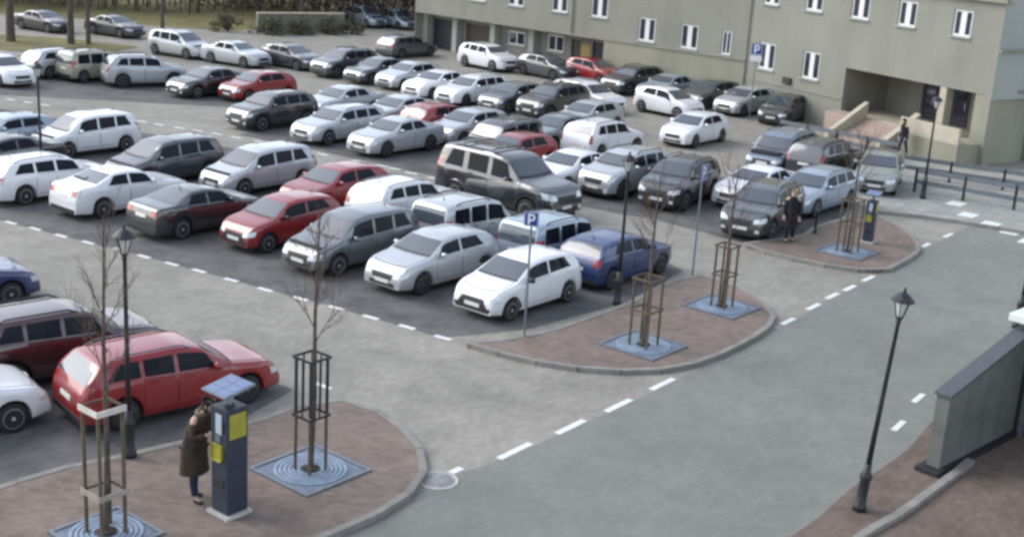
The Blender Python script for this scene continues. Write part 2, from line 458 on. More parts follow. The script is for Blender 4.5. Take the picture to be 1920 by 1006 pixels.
for x, y in [(17.3, 49.4), (17.15, 47.5), (17.55, 46.2), (17.92, 45.1), (18.1, 43.8)]:
    dash(x, y, R(52), 0.85, 0.62, z=0.012, label="white block of the crossing")
dash(1.62, 31.0, R(52), 2.2, 0.12, label="faint white bay line beside the small white hatchback")
dash(-4.0, 26.3, R(-36), 0.5, 0.14, label="white dash at the tip of the near island")

# grass bank and hedge beyond the car park
def bank(x, y):
    d = max(0.0, (y - 96) + (x + 40) * 0.13 - max(0, x + 22) * 1.1)
    return 0.085 * d - 0.02 + 0.25 * math.sin(x * 0.21 + y * 0.11) * min(1, d / 8)
nx, ny = 60, 40
vs = [(-90 + 88 * i / nx, 88 + 96 * j / ny, bank(-90 + 88 * i / nx, 88 + 96 * j / ny)) for j in range(ny + 1) for i in range(nx + 1)]
fs = [(j * (nx + 1) + i, j * (nx + 1) + i + 1, (j + 1) * (nx + 1) + i + 1, (j + 1) * (nx + 1) + i) for j in range(ny) for i in range(nx)]
tag(MB().add(vs, fs, True).build("grass_bank", M["lawn"]), "dull winter grass bank beyond the car park", kind='structure')
sheet("grass_strip", [(-50, 78.5), (-33, 76.0), (-25.5, 76.5), (-24.5, 81.5), (-30, 83.5), (-36, 83.5), (-50, 84.5)], 0.02, M["lawn"], "olive grass strip in front of the far dark saloons")

# ------------------------------------------------------------------ the long building
PA, PC, PD = Vector((-7.53, 90.17)), Vector((12.36, 72.18)), Vector((21.11, 57.95))
class Face:
    """a facade line: u along it, o outwards towards the car park, z up"""
    def __init__(self, a, b):
        self.a = a; self.d = (b - a).normalized(); self.L = (b - a).length
        n = Vector((self.d.y, -self.d.x)); self.n = n if n.dot(-a) > 0 else -n
        self.m = Matrix(((self.d.x, self.n.x, 0, a.x), (self.d.y, self.n.y, 0, a.y), (0, 0, 1, 0), (0, 0, 0, 1)))
    def box(self, mb, u0, u1, o0, o1, z0, z1): mb.box(u0, u1, o0, o1, z0, z1, self.m); return mb
bld = thing("office_building", (PC.x, PC.y, 0), "long cream plastered office building behind the parked cars, with garages and a stepped entrance", "building")
INV = Matrix.Translation((-PC.x, -PC.y, 0))
def bpart(name, mb, mat, parent=None, bevel=0.0):
    o = mb.build(name, M[mat], parent or bld, bevel)
    o.data.transform(INV)
    return o
def wall(face, name, mat, u0, u1, z0, z1, o, holes, depth=0.20, base=None):
    us = sorted({u0, u1, *[h[0] for h in holes], *[h[1] for h in holes]})
    zs = sorted({z0, z1, *[h[2] for h in holes], *[h[3] for h in holes]})
    mb = MB()
    def inh(u, z): return any(h[0] < u < h[1] and h[2] < z < h[3] for h in holes)
    for i in range(len(us) - 1):
        for j in range(len(zs) - 1):
            if not inh((us[i] + us[i + 1]) / 2, (zs[j] + zs[j + 1]) / 2):
                mb.add([face.m @ Vector(p) for p in ((us[i], o, zs[j]), (us[i + 1], o, zs[j]), (us[i + 1], o, zs[j + 1]), (us[i], o, zs[j + 1]))], [(0, 1, 2, 3)])
    for a, b, c, d in holes:
        q = [(a, c), (b, c), (b, d), (a, d)]
        for k in range(4):
            (x0, y0), (x1, y1) = q[k], q[(k + 1) % 4]
            mb.add([face.m @ Vector(p) for p in ((x0, o, y0), (x1, o, y1), (x1, o - depth, y1), (x0, o - depth, y0))], [(0, 1, 2, 3)])
    return bpart(name, mb, mat)
def window(face, a, b, c, d, o, mid=0.16):
    if b - a < .9: mid = .03
    mb = MB(); fo = o - 0.06
    t = 0.10
    for u0, u1, z0, z1 in ((a, a + t, c, d), (b - t, b, c, d), (a + t, b - t, c, c + t), (a + t, b - t, d - t, d), ((a + b) / 2 - mid, (a + b) / 2 + mid, c + t, d - t)):
        face.box(mb, u0, u1, fo - .06, fo, z0, z1)
    w = bpart("window", mb, "white_frame")
    for u0, u1 in ((a + t, (a + b) / 2 - mid), ((a + b) / 2 + mid, b - t)):
        bpart("pane", face.box(MB(), u0, u1, fo - .05, fo - .03, c + t, d - t), "window_glass", w)
    bpart("sill", face.box(MB(), a - .08, b + .08, o + .003, o + .10, c - .07, c - .005), "plaster_pale", w)
F1, F2 = Face(PA, PC), Face(PC, PD)
W1 = [(4.95, 6.3, 3.78, 5.18), (8.35, 9.75, 3.78, 5.18), (12.12, 13.45, 3.78, 5.18), (15.35, 16.68, 3.78, 5.18), (19.1, 20.35, 2.76, 4.14), (22.19, 23.42, 2.70, 4.08), (25.05, 25.7, 2.68, 4.0)]
W1up = [(u0, u1, 7.05, 8.45) for u0, u1, _, _ in W1]
wall(F1, "upper_wall", "plaster", -0.35, F1.L, 2.60, 10.6, 0, W1 + W1up)
for w in W1 + W1up: window(F1, *w, 0)
wall(F1, "plinth_wall", "plaster_plinth", 16.7, F1.L - .0, -.05, 2.49, 0.02, [])
bpart("plinth_wall_end", F1.box(MB(), 16.6, 16.7, -1.3, 0.02, -.05, 2.49), "plaster_plinth")
bpart("cornice", F1.box(MB(), 16.65, F1.L + .05, 0.003, 0.10, 2.492, 2.595), "cornice")
bpart("overhang_soffit", F1.box(MB(), -0.35, 16.6, -1.4, 0.02, 2.45, 2.598), "cornice")
GH = [(0.1, 2.25, 0, 2.05), (3.4, 5.7, 0, 2.05), (7.35, 8.85, 1.1, 2.0), (10.85, 12.25, 1.1, 2.15), (12.9, 13.7, 0.1, 2.05), (14.65, 15.65, 0.1, 2.1)]
wall(F1, "ground_floor_wall", "recess_wall", -0.35, 16.6, -.05, 2.45, -1.3, GH, 0.15)
for (a, b, c, d), mt in zip(GH[:2], ("dark_door", "brown_door")):
    g = bpart("garage_door", F1.box(MB(), a, b, -1.46, -1.43, c, d), mt)
    n = 6
    for i in range(n):
        z0 = c + (d - c) * i / n
        bpart("door_panel", F1.box(MB(), a + .03, b - .03, -1.43, -1.405, z0 + .02, z0 + (d - c) / n - .02), mt, g)
for h in GH[2:4]: window(F1, *h, -1.3, mid=.05)
bpart("door", F1.box(MB(), 12.9, 13.7, -1.44, -1.41, 0, 2.05), "brown_door")
bpart("door", F1.box(MB(), 14.65, 15.65, -1.44, -1.41, 0, 2.1), "dark_door")
bpart("notice_panel", F1.box(MB(), 13.78, 14.5, -1.297, -1.26, 1.0, 1.9), "orange_panel")
for u in (-0.15, 2.8, 6.4, 9.9): bpart("pillar", F1.box(MB(), u - .22, u + .22, -1.295, -0.75, -.05, 2.448), "plaster_pale", bevel=.02)
bpart("end_wall", F1.box(MB(), -0.39, -0.352, -9, 0.0, -.05, 10.6), "plaster")
# steps back roof slab
mb = MB(); F1.box(mb, -0.6, F1.L, -10, 0.35, 10.602, 10.8); bpart("roof", mb, "cornice")

# entrance wing
W2 = [(0.95, 2.25, 2.27, 3.7), (4.45, 5.72, 2.25, 3.68)]
W2u = [(4.15, 5.4, 5.75, 6.97), (7.45, 8.68, 5.7, 6.92), (10.56, 11.7, 5.68, 6.88), (13.92, 15.0, 5.6, 6.8), (0.9, 2.1, 5.75, 6.97)]
OPEN = (7.62, 16.3, -.05, 3.2)
wall(F2, "upper_wall", "plaster", 0, F2.L, -.05, 7.3, 0, W2 + W2u + [OPEN], 0.30)
for w in W2 + W2u: window(F2, *w, 0)
bpart("string_course", F2.box(MB(), 0.05, 7.5, 0.003, 0.05, 1.55, 1.62), "cornice")
bpart("cornice", F2.box(MB(), 0, F2.L + .2, 0.003, 0.22, 7.3, 7.48), "cornice")
wall(F2, "attic_wall", "plaster_pale", 0, F2.L, 7.48, 10.6, -0.25, [(3.6, 4.8, 8.5, 9.8), (7.4, 8.6, 8.5, 9.8), (11.4, 12.6, 8.4, 9.8)])
for w in [(3.6, 4.8, 8.5, 9.8), (7.4, 8.6, 8.5, 9.8), (11.4, 12.6, 8.4, 9.8)]: window(F2, *w, -.25)
bpart("ledge", F2.box(MB(), 0, F2.L, -.6, -0.003, 7.25, 7.298), "cornice")
mb = MB(); F2.box(mb, -0.2, F2.L + .2, -12, 0.05, 10.602, 10.8); bpart("roof", mb, "cornice")
bpart("downpipe", MB().tube([F2.m @ Vector((0.02, .09, .1)), F2.m @ Vector((0.02, .09, 7.25))], .05, 8), "cornice")
bpart("downpipe", MB().tube([F1.m @ Vector((13.95, .09, 2.6)), F1.m @ Vector((13.95, .09, 10.5))], .05, 8), "cornice")
bpart("vent", F2.box(MB(), 3.2, 3.8, 0.003, .14, 1.75, 2.1), "dark_metal", bevel=.02)
# inside the recessed entrance
TZ = 0.95
bpart("entrance_platform", F2.box(MB(), 7.66, 16.26, -3.2, -0.02, -.05, TZ), "pale_stone")
bpart("entrance_back_wall", F2.box(MB(), 7.3, 16.6, -3.4, -3.2, -.05, 3.4), "recess_wall")
bpart("entrance_side_wall", F2.box(MB(), 7.3, 7.6, -3.2, -0.31, -.05, 3.4), "recess_wall")
bpart("entrance_ceiling", F2.box(MB(), 7.6, 16.6, -3.2, -0.31, 3.24, 3.4), "recess_wall")
for u in (10.0, 11.0, 12.0):
    d = bpart("entrance_door", F2.box(MB(), u + .02, u + .96, -3.198, -3.13, TZ, 3.05), "dark_door")
    bpart("door_glass", F2.box(MB(), u + .14, u + .84, -3.13, -3.115, TZ + .25, 2.9), "window_glass", d)
    bpart("handle", F2.box(MB(), u + .80, u + .84, -3.115, -3.06, TZ + .8, TZ + 1.2), "chrome", d)
for u in (13.4, 14.4):
    d = bpart("entrance_window", F2.box(MB(), u, u + .85, -3.198, -3.14, TZ + .3, 3.02), "dark_door")
    bpart("pane", F2.box(MB(), u + .07, u + .78, -3.14, -3.125, TZ + .38, 2.95), "window_glass", d)
bpart("pillar", F2.box(MB(), 13.75, 14.15, -0.55, -0.02, TZ, 3.237), "pale_stone", bevel=.02)
bpart("pillar", F2.box(MB(), 15.8, 16.28, -0.45, -0.03, TZ, 3.237), "plaster_plinth", bevel=.02)
bpart("terrace_wall", F2.box(MB(), 13.0, 16.5, 0.003, 1.5, -.05, TZ + .02), "plaster_plinth")
bpart("terrace_parapet", F2.box(MB(), 13.0, 16.5, 1.35, 1.5, TZ + .02, TZ + .75), "pale_stone", bevel=.015)
for i in range(7):
    bpart("step", F2.box(MB(), 9.5, 12.5, 0.30 * i, 0.30 * (i + 1) + .02, -.05, TZ - (i + .5) * TZ / 7.5), "pink_stone", bevel=.012)
def parapet(u0, u1):
    pr = [(0.0, 0), (2.5, 0), (2.5, .42), (2.15, .50), (0.0, TZ + .78)]
    mb = MB(); vs = [F2.m @ Vector((u, o, z)) for u in (u0, u1) for o, z in pr]; n = 5
    mb.add(vs, [tuple(range(n)), tuple(range(n, 2 * n))[::-1]] + [(i, n + i, n + (i + 1) % n, (i + 1) % n) for i in range(n)])
    return bpart("stair_parapet", mb, "pale_stone")
parapet(9.18, 9.48); parapet(12.52, 12.85)
bpart("landing_wall", F2.box(MB(), 7.66, 9.17, 0.003, 1.1, -.05, TZ + .1), "pink_stone")
# return wing past the corner
F3 = Face(PD, PD + Vector((0.82, 0.57)) * 22)
H3 = [(2.6, 4.2, 3.1, 4.4), (7.0, 8.2, 3.1, 4.5), (7, 8.2, 5.9, 7.1)]
wall(F3, "side_wall", "plaster_pale", 0, 22, 3.0, 10.6, 0.0, H3)
for w in H3: window(F3, *w, 0)
bpart("side_cornice", F3.box(MB(), 0, 22, 0.003, 0.15, 5.15, 5.28), "cornice")
wall(F3, "side_ground_wall", "plaster_plinth", 0.5, 22, -.05, 2.99, -0.12, [(3.2, 6.6, 0, 2.9), (9.5, 10.5, 0, 2.2)], .4)
g = bpart("gate", F3.box(MB(), 3.2, 6.6, -0.5, -0.45, 0, 2.9), "dark_door")
for i in range(4): bpart("gate_panel", F3.box(MB(), 3.25 + .83 * i, 3.25 + .83 * i + .78, -0.45, -0.42, .1, 2.8), "grey_metal", g)
bpart("door", F3.box(MB(), 9.5, 10.5, -.5, -.46, 0, 2.2), "brown_door")
bpart("corner_pillar", F3.box(MB(), 0.02, 0.48, -.4, 0.03, -.05, 2.99), "plaster_plinth", bevel=.02)

# ------------------------------------------------------------------ dark slab wall at the right hand edge
wd = (Vector((11.02, 25.99)) - Vector((8.62, 23.61))).normalized(); wa = math.atan2(wd.y, wd.x)
sl = thing("boundary_wall", (8.66, 23.7, 0.03), "dark grey slab wall with a bluish coping beside the brown pavement", "wall", rz=wa)
LW = 3.22
def slabpoly(x0, x1, y0, y1, z0, za, zb):
    vs = [(x, y, z) for x, z in ((x0, za), (x1, zb)) for y in (y0, y1) for z in (z0, z)]
    return MB().add(vs, [(0, 1, 3, 2), (4, 6, 7, 5), (0, 4, 5, 1), (2, 3, 7, 6), (0, 2, 6, 4), (1, 5, 7, 3)])
npan = 4
zt = lambda x: 1.62 + (2.30 - 1.62) * x / LW
for i in range(npan):
    a, b = LW * i / npan, LW * (i + 1) / npan
    slabpoly(a + .004, b - .004, -.14, .14, -.03, zt(a), zt(b)).build("wall_panel", M["slab_grey"], sl)
vs = slabpoly(-.05, LW + .05, -.19, .19, 0, 0, 0)
mb = MB().add([(x, y, (zt(x) + (.004 if k % 2 == 0 else .065))) for k, (x, y, z) in enumerate(vs.v)], vs.f)
mb.build("coping", M["slab_edge"], sl, bevel=.015)
MB().box(-.25, LW, -.26, .26, -.03, .10).build("footing", M["shade_and_footing"], sl, bevel=.02)
sh_ = thing("shelter", (8.66 + wd.x * LW, 23.7 + wd.y * LW, 0.03), "dark shelter with white roof edge at the end of the slab wall", "shelter", rz=wa)
MB().box(0.10, 4.6, -3.2, -3.1, -.03, 2.5).build("back_panel", M["shade_and_footing"], sh_)
MB().box(0.10, 4.6, 0.05, 0.16, -.03, 2.5).build("side_panel", M["slab_grey"], sh_)
MB().box(0.12, 0.24, -3.2, 0.05, -.03, 2.5).build("opening_shade", M["shade_and_footing"], sh_)  # dark sheet across the opening, its colour standing in for the shade inside
for y in (-.28, -1.7):
    MB().box(0.04, 0.118, y - .06, y + .06, -.03, 2.5).build("post", M["grey_metal"], sh_)
MB().box(-0.12, 4.8, -3.4, 0.32, 2.51, 2.68).build("roof", M["white_cap"], sh_, bevel=.02)

# ------------------------------------------------------------------ far fence, wall, hedge
def rail_fence(a, b, h, label, n, rails=(0.45, 0.9)):
    a, b = Vector(a), Vector(b); d = b - a; L_ = d.length
    t = thing("railing", (a.x, a.y, 0), label, "railing", rz=math.atan2(d.y, d.x))
    for i in range(n + 1):
        x = L_ * i / n
        MB().box(x - .05, x + .05, -.05, .05, 0, h).build("post", M["dark_metal"], t, bevel=.01)
    for z in rails:
        for i in range(n):
            MB().box(L_ * i / n + .052, L_ * (i + 1) / n - .052, -.035, .035, z * h - .09, z * h + .09).build("rail", M["grey_metal"], t)
    return t
rail_fence((16.15, 51.2), (22.6, 46.6), 1.0, "low dark railing along the pale pavement nearer the crossing", 4)
rail_fence((16.4, 54.6), (26, 49.6), 0.9, "second low railing behind it, nearer the entrance steps", 5)
rail_fence((12.6, 62.2), (17.2, 57.6), 0.9, "low railing between the parked cars and the entrance steps", 4)
gw = thing("garden_wall", (-19.5, 93.6, 0), "low stone wall between the grass bank and the building", "wall", rz=R(32))
for i in range(4):
    MB().box(1.7 * i + .01, 1.7 * i + 1.69, -.2, .2, -.05, 1.3 + random.uniform(-.02, .02)).build("wall_section", M["stone_wall"], gw)
    MB().box(1.7 * i, 1.7 * i + 1.7, -.26, .26, 1.325, 1.43).build("coping_stone", M["pale_stone"], gw, bevel=.015)

def leaf_mass(c, rx, ry, rz_, n, size, seed, cut=0.0):
    rnd = random.Random(seed); mb = MB()
    lob = [(rnd.gauss(0, .5), rnd.gauss(0, .45), rnd.random() * .7, .35 + .4 * rnd.random()) for _ in range(12)]
    for _ in range(n):
        l = rnd.choice(lob)
        while True:
            p = Vector((rnd.uniform(-1, 1), rnd.uniform(-1, 1), rnd.uniform(-1, 1)))
            if p.length <= 1: break
        q = Vector((c[0] + (l[0] + p.x * l[3]) * rx, c[1] + (l[1] + p.y * l[3]) * ry, max(.02, c[2] + (l[2] + p.z * l[3]) * rz_)))
        a = Vector((rnd.gauss(0, 1), rnd.gauss(0, 1), rnd.gauss(0, 1))).normalized() * size * rnd.uniform(.5, 1.3)
        b = a.cross(Vector((rnd.gauss(0, 1), rnd.gauss(0, 1), rnd.gauss(0, 1)))).normalized() * size * rnd.uniform(.3, .7)
        mb.add([q - a - b * .3, q + b, q + a, q - b], [(0, 1, 2, 3)])
    return mb
hed = thing("shrub_row", (-12, 103.5, 0), "dark bare shrub thicket behind the low stone wall", "shrubs")
mb = MB()
for i in range(26):
    x = -12 + i * .9 + random.uniform(-.4, .4)
    for j in range(6):
        a = random.uniform(-.5, .5); h = random.uniform(3.0, 6.0)
        y = random.uniform(-1.5, 2.5)
        mb.tube([(x, y, -.3), (x + a * .5, y, h * .5), (x + a * 1.4, y + a, h)], [.06, .04, .012], 4)
mb.build("stems", M["bark"], hed)
leaf_mass((0, 0, 1.2), 13, 2.6, 4.2, 15000, .17, 3).build("foliage", M["hedge_leaf"], hed)
hed2 = thing("shrub_row", (-37, 101.5, .3), "brown thicket along the top of the grass bank", "shrubs")
leaf_mass((0, 0, 2.0), 18, 2.6, 3.6, 15000, .17, 5).build("foliage", M["hedge_leaf"], hed2)
mb = MB()
for i in range(40):
    x = -18 + i * .9 + random.uniform(-.4, .4)
    for j in range(4):
        a = random.uniform(-.5, .5); h = random.uniform(3.0, 6.5); y = random.uniform(-1.5, 2.5)
        mb.tube([(x, y, -.3), (x + a * .5, y, h * .5), (x + a * 1.4, y + a, h)], [.06, .04, .012], 4)
mb.build("stems", M["bark"], hed2)

for i, (x, y, s_) in enumerate([(-18.6, 92.6, 1.0), (-16.4, 93.8, .8), (-14.6, 95.2, 1.1), (-12.9, 96.2, .7), (-21.5, 93.0, .9)]):
    b_ = thing("shrub", (x, y, 0), ["grey green shrub at the middle of the low stone wall", "small shrub before the low stone wall towards the building", "largest shrub at the building end of the low stone wall", "tiny shrub past the building end of the low stone wall", "shrub at the grassy end of the low stone wall"][i], "shrub", "shrubs along the low stone wall")
    mb = MB()
    for k_ in range(7):
        a = k_ * .9; mb.tube([(0, 0, -.05), (.2 * math.cos(a) * s_, .2 * math.sin(a) * s_, .4 * s_), (.5 * math.cos(a) * s_, .5 * math.sin(a) * s_, .9 * s_)], [.03, .02, .008], 4)
    mb.build("stems", M["bark"], b_)
    leaf_mass((0, 0, .25), 1.0 * s_, .8 * s_, 1.0 * s_, 700, .11, 40 + i).build("foliage", M["shrub_leaf"], b_)

# ------------------------------------------------------------------ trees
def grow(mb, p, d, ln, r, lvl, rnd, spread, upw):
    pts, rr = [p], [r]
    n = 4
    for i in range(n):
        d = (d + Vector((rnd.gauss(0, .10), rnd.gauss(0, .10), upw))).normalized()
        p = p + d * ln / n
        pts.append(p); rr.append(r * (1 - .7 * (i + 1) / n))
    mb.tube(pts, rr, 5 if lvl else 6)
    if lvl > 0:
        for i in range(1, n + 1):
            for _ in range(1 if lvl > 1 else 2):
                a = rnd.uniform(0, 2 * math.pi)
                e1 = d.cross(Vector((.3, .9, .1))).normalized(); e2 = d.cross(e1)
                nd = (d + (e1 * math.cos(a) + e2 * math.sin(a)) * spread).normalized()
                grow(mb, pts[i], nd, ln * rnd.uniform(.45, .75), rr[i] * .55 + .002, lvl - 1, rnd, spread, upw)
def young_tree(x, y, h, lean, label, seed, fork=2.6, tr=.055, z0=.105):
    rnd = random.Random(seed)
    t = thing("young_tree", (x, y, z0), label, "tree", "young street trees in guards")
    top = Vector((lean, 0, h))
    pts = [Vector((0, 0, -.03)), Vector((lean * .3 + .02, .01, h * .3)), Vector((lean * .6 - .02, 0, h * .6)), top]
    tk = MB().tube(pts, [tr, tr * .85, tr * .6, tr * .22], 8).build("trunk", M["bark"], t)
    mb = MB()
    for i in range(7):
        f = (fork + (h - fork) * i / 9) / h
        p = pts[1].lerp(pts[2], (f - .3) / .3) if f < .6 else pts[2].lerp(pts[3], (f - .6) / .4)
        a = i * 2.4 + rnd.uniform(-.3, .3)
        d = Vector((math.cos(a) * .5, math.sin(a) * .5, .87)).normalized()
        grow(mb, p, d, rnd.uniform(.6, .95) * (1.15 - .55 * (f - .4)), .012, 2, rnd, .5, .08)
    mb.build("crown", M["twig"], t)
    return t
def old_tree(x, y, z, r, label, seed):
    rnd = random.Random(seed)
    t = thing("bare_tree", (x, y, z), label, "tree", "bare trees on the far lawn")
    MB().tube([(0, 0, -.4), (.03, 0, 2), (.1, .05, 4.5), (.05, 0, 8)], [r * 1.3, r, r * .85, r * .6], 9).build("trunk", M["bark"], t)
    mb = MB()
    for i in range(9):
        a = i * 2.4; z1 = 3.6 + i * .5
        grow(mb, Vector((.08, .03, z1)), Vector((math.cos(a) * .8, math.sin(a) * .8, .7)).normalized(), rnd.uniform(2, 3.2), r * .36, 2, rnd, .6, .04)
    mb.build("crown", M["twig"], t)
    return t
old_tree(-32.2, 80.4, .0, .24, "bare tree trunk on the grass strip nearest the far corner", 1)
old_tree(-28.6, 80.9, .0, .19, "bare tree trunk between the two far dark saloons, before the first of them", 2)
old_tree(-27.6, 81.2, .0, .13, "thin bare tree close beside the sturdier trunk on the grass strip", 3)
old_tree(-23.3, 82.6, .0, .12, "slender bare tree by the silver minivan in the farthest row", 4)
old_tree(-17.3, 99.5, .2, .15, "bare tree standing behind the low stone wall", 5)

def tree_guard(x, y, rz, s, h, mid, label, style, z0=.105):
    t = thing("tree_guard", (x, y, z0), label, "tree guard", "guards round the young trees", rz)
    k = s / 2
    low = "wood"; upm = {'metal': "dark_metal", 'white': "wood", 'wood': "wood"}[style]
    for sx, sy in ((1, 1), (1, -1), (-1, -1), (-1, 1)):
        if style == 'metal':
            MB().tube([(sx * k, sy * k, -.05), (sx * k * .97, sy * k * .97, mid)], .032, 7).build("stake", M["wood"], t)
            MB().box(sx * k - .022, sx * k + .022, sy * k - .022, sy * k + .022, mid + .045, h).build("upright", M["dark_metal"], t)
        else:
            MB().tube([(sx * k, sy * k, -.05), (sx * k, sy * k, h)], .034, 7).build("stake", M["wood"], t)
    for z, th in ((mid, .045), (h, .045)):
        for q in range(4):
            mt = Matrix.Rotation(q * math.pi / 2, 4, 'Z')
            front = style == 'white' and q in (1, 2)
            matn = ("white_board" if z > 1 else "pinkish_board") if front else upm
            bh = .05 if front else .022
            MB().box(-k - .05, k + .05, k + .034, k + .058, z - bh, z + bh, mt).build("crossbar", M[matn], t)
    if style == 'metal':
        for q in range(4):
            mt = Matrix.Rotation(q * math.pi / 2, 4, 'Z')
            MB().box(-.012, .012, k + .01, k + .032, mid, h - .02, mt).build("bar", M["dark_metal"], t)
    return t
def tree_grate(x, y, rz, s, label, z0=.105):
    t = thing("tree_grate", (x, y, z0), label, "tree grate", "iron grates round the young trees", rz)
    k = s / 2
    for q in range(4):
        mt = Matrix.Rotation(q * math.pi / 2, 4, 'Z')
        MB().box(-k, k - .07, -k, -k + .07, .003, .035, mt).build("frame_bar", M["grey_metal"], t)
    MB().box(-k + .071, k - .071, -k + .071, k - .071, -.01, .012).build("base_plate", M["grate_base"], t)
    for r_ in [.20 + .085 * i for i in range(int((k - .075 - .058 - .2) / .085) + 1)]:
        mb = MB(); n = 40; lim = k - .075
        for i in range(n):
            a0, a1 = 2 * math.pi * i / n, 2 * math.pi * (i + 1) / n
            q4 = [(r_ * math.cos(a0), r_ * math.sin(a0)), (r_ * math.cos(a1), r_ * math.sin(a1)), ((r_ + .055) * math.cos(a1), (r_ + .055) * math.sin(a1)), ((r_ + .055) * math.cos(a0), (r_ + .055) * math.sin(a0))]
            if max(max(abs(a), abs(b)) for a, b in q4) > lim: continue
            mb.add([(a, b, z) for z in (.013, .032) for a, b in q4], [(4, 5, 6, 7), (0, 1, 5, 4), (2, 3, 7, 6), (1, 2, 6, 5), (3, 0, 4, 7)])
        if mb.v: mb.build("ring", M["grate_metal"], t)
    MB().lathe([(.02, .013), (.17, .06), (.08, .09), (.02, .10)], 12).build("soil", M["soil"], t)
    return t
TR = [(-6.43, 19.0, 'white', "young bare tree in the guard with white boards, nearest the camera", "wooden tree guard with white boards, nearest the camera", "iron tree grate under the guard with white boards", 5.4, 0.12, 1.35, .44),
      (-3.53, 21.85, 'metal', "young bare tree in the dark metal guard beside the pay machine", "tall tree guard with dark metal top beside the pay machine", "large blue grey iron tree grate beside the pay machine", 5.0, .10, 1.62, .40),
      (3.36, 30.0, 'wood', "young bare tree in the wooden guard on the middle island, nearer the white hatchback", "wooden tree guard on the middle island, nearer the white hatchback", "blue grey tree grate on the middle island, nearer the white hatchback", 4.3, .05, 1.62, .50),
      (5.81, 33.6, 'wood', "young bare tree at the road end of the middle island", "slim wooden tree guard at the road end of the middle island", "blue grey tree grate at the road end of the middle island", 4.0, .06, 1.62, .42),
      (10.87, 40.43, 'wood', "young bare tree on the far island beside the second pay machine", "wooden tree guard on the far island beside the second pay machine", "dark tree grate on the far island beside the second pay machine", 3.9, .04, 1.6, .5)]
for i, (x, y, st, la, lb, lc, h, lean, gs, s) in enumerate(TR):
    young_tree(x, y, h, lean, la, 11 + i, fork=2.5 if i < 2 else 2.0)
    tree_guard(x, y, R(51), s, 2.25 if i < 2 else 1.75, (.78, 1.12)[i] if i < 2 else .95, lb, st)
    tree_grate(x, y, R(51), gs, lc)

# ------------------------------------------------------------------ street lamps
def street_lamp(x, y, h, label, z0=0.0, lean=0.0, la=0.0):
    t = thing("street_lamp", (x, y, z0), label, "street lamp", "black lantern street lamps")
    t.rotation_euler = (lean * math.sin(la), lean, 0)
    MB().lathe([(.13, 0), (.13, .10), (.10, .14), (.095, .62), (.115, .66), (.115, .72), (.075, .78), (.062, .95)], 12).build("base", M["dark_metal"], t)
    MB().lathe([(.055, .93), (.045, h * .5), (.036, h - .62), (.05, h - .60), (.05, h - .56), (.03, h - .54)], 10).build("pole", M["dark_metal"], t)
    lt = MB().lathe([(.05, h - .54), (.075, h - .50), (.05, h - .49)], 8)
    for q in range(6):
        a = q * math.pi / 3
        lt.tube([(.06 * math.cos(a), .06 * math.sin(a), h - .50), (.145 * math.cos(a), .145 * math.sin(a), h - .20)], .009, 4)
    L_ = lt.build("lantern", M["dark_metal"], t)
    MB().lathe([(.055, h - .485), (.135, h - .205), (.05, h - .20)], 6, smooth=False).build("glass", M["lamp_glass"], L_)
    MB().lathe([(.215, h - .20), (.205, h - .165), (.10, h - .07), (.05, h - .045), (.028, h - .03), (.034, h - .01), (.012, h + .06)], 12, smooth=False).build("lantern_roof", M["dark_metal"], L_)
    return t
street_lamp(6.72, 21.74, 4.30, "black lantern street lamp on the brown pavement by the road", 0.03, R(3.2))
street_lamp(-6.94, 21.95, 4.45, "black lantern street lamp between the caged trees and the red estate car", 0.105)
street_lamp(2.94, 33.55, 4.22, "black lantern street lamp behind the blue hatchback", 0.105 - .1)
street_lamp(-16.6, 43.6, 4.2, "black lantern street lamp among the white cars of the left rows", 0.005)
street_lamp(16.15, 50.0, 4.1, "black lantern street lamp at the end of the low railing", 0.01)
street_lamp(13.95, 33.6, 4.2, "black lantern street lamp past the slab wall, cut by the shelter roof", 0.03, R(2))

# ------------------------------------------------------------------ sign posts
def letter_p(parent, mat, y, s):
    """a capital P built from flat bars and a bow"""
    mb = MB()
    mb.box(-.30 * s, -.12 * s, y - .004, y, -.42 * s, .42 * s)
    n = 14; r0, r1 = .13 * s, .29 * s; cz = .13 * s
    for i in range(n):
        a0, a1 = -math.pi / 2 + math.pi * i / n, -math.pi / 2 + math.pi * (i + 1) / n
        q = [(r0 * math.cos(a0), cz + r0 * math.sin(a0)), (r1 * math.cos(a0), cz + r1 * math.sin(a0)), (r1 * math.cos(a1), cz + r1 * math.sin(a1)), (r0 * math.cos(a1), cz + r0 * math.sin(a1))]
        mb.add([(a, yy, b) for yy in (y - .004, y) for a, b in q], [(0, 1, 2, 3), (4, 7, 6, 5), (0, 4, 5, 1), (2, 6, 7, 3)])
    for z0, z1 in ((cz + r0, cz + r1), (cz - r1, cz - r0)):
        mb.box(-.121 * s, .001, y - .0038, y - .0002, z0, z1)
    return mb.build("letter", mat, parent)
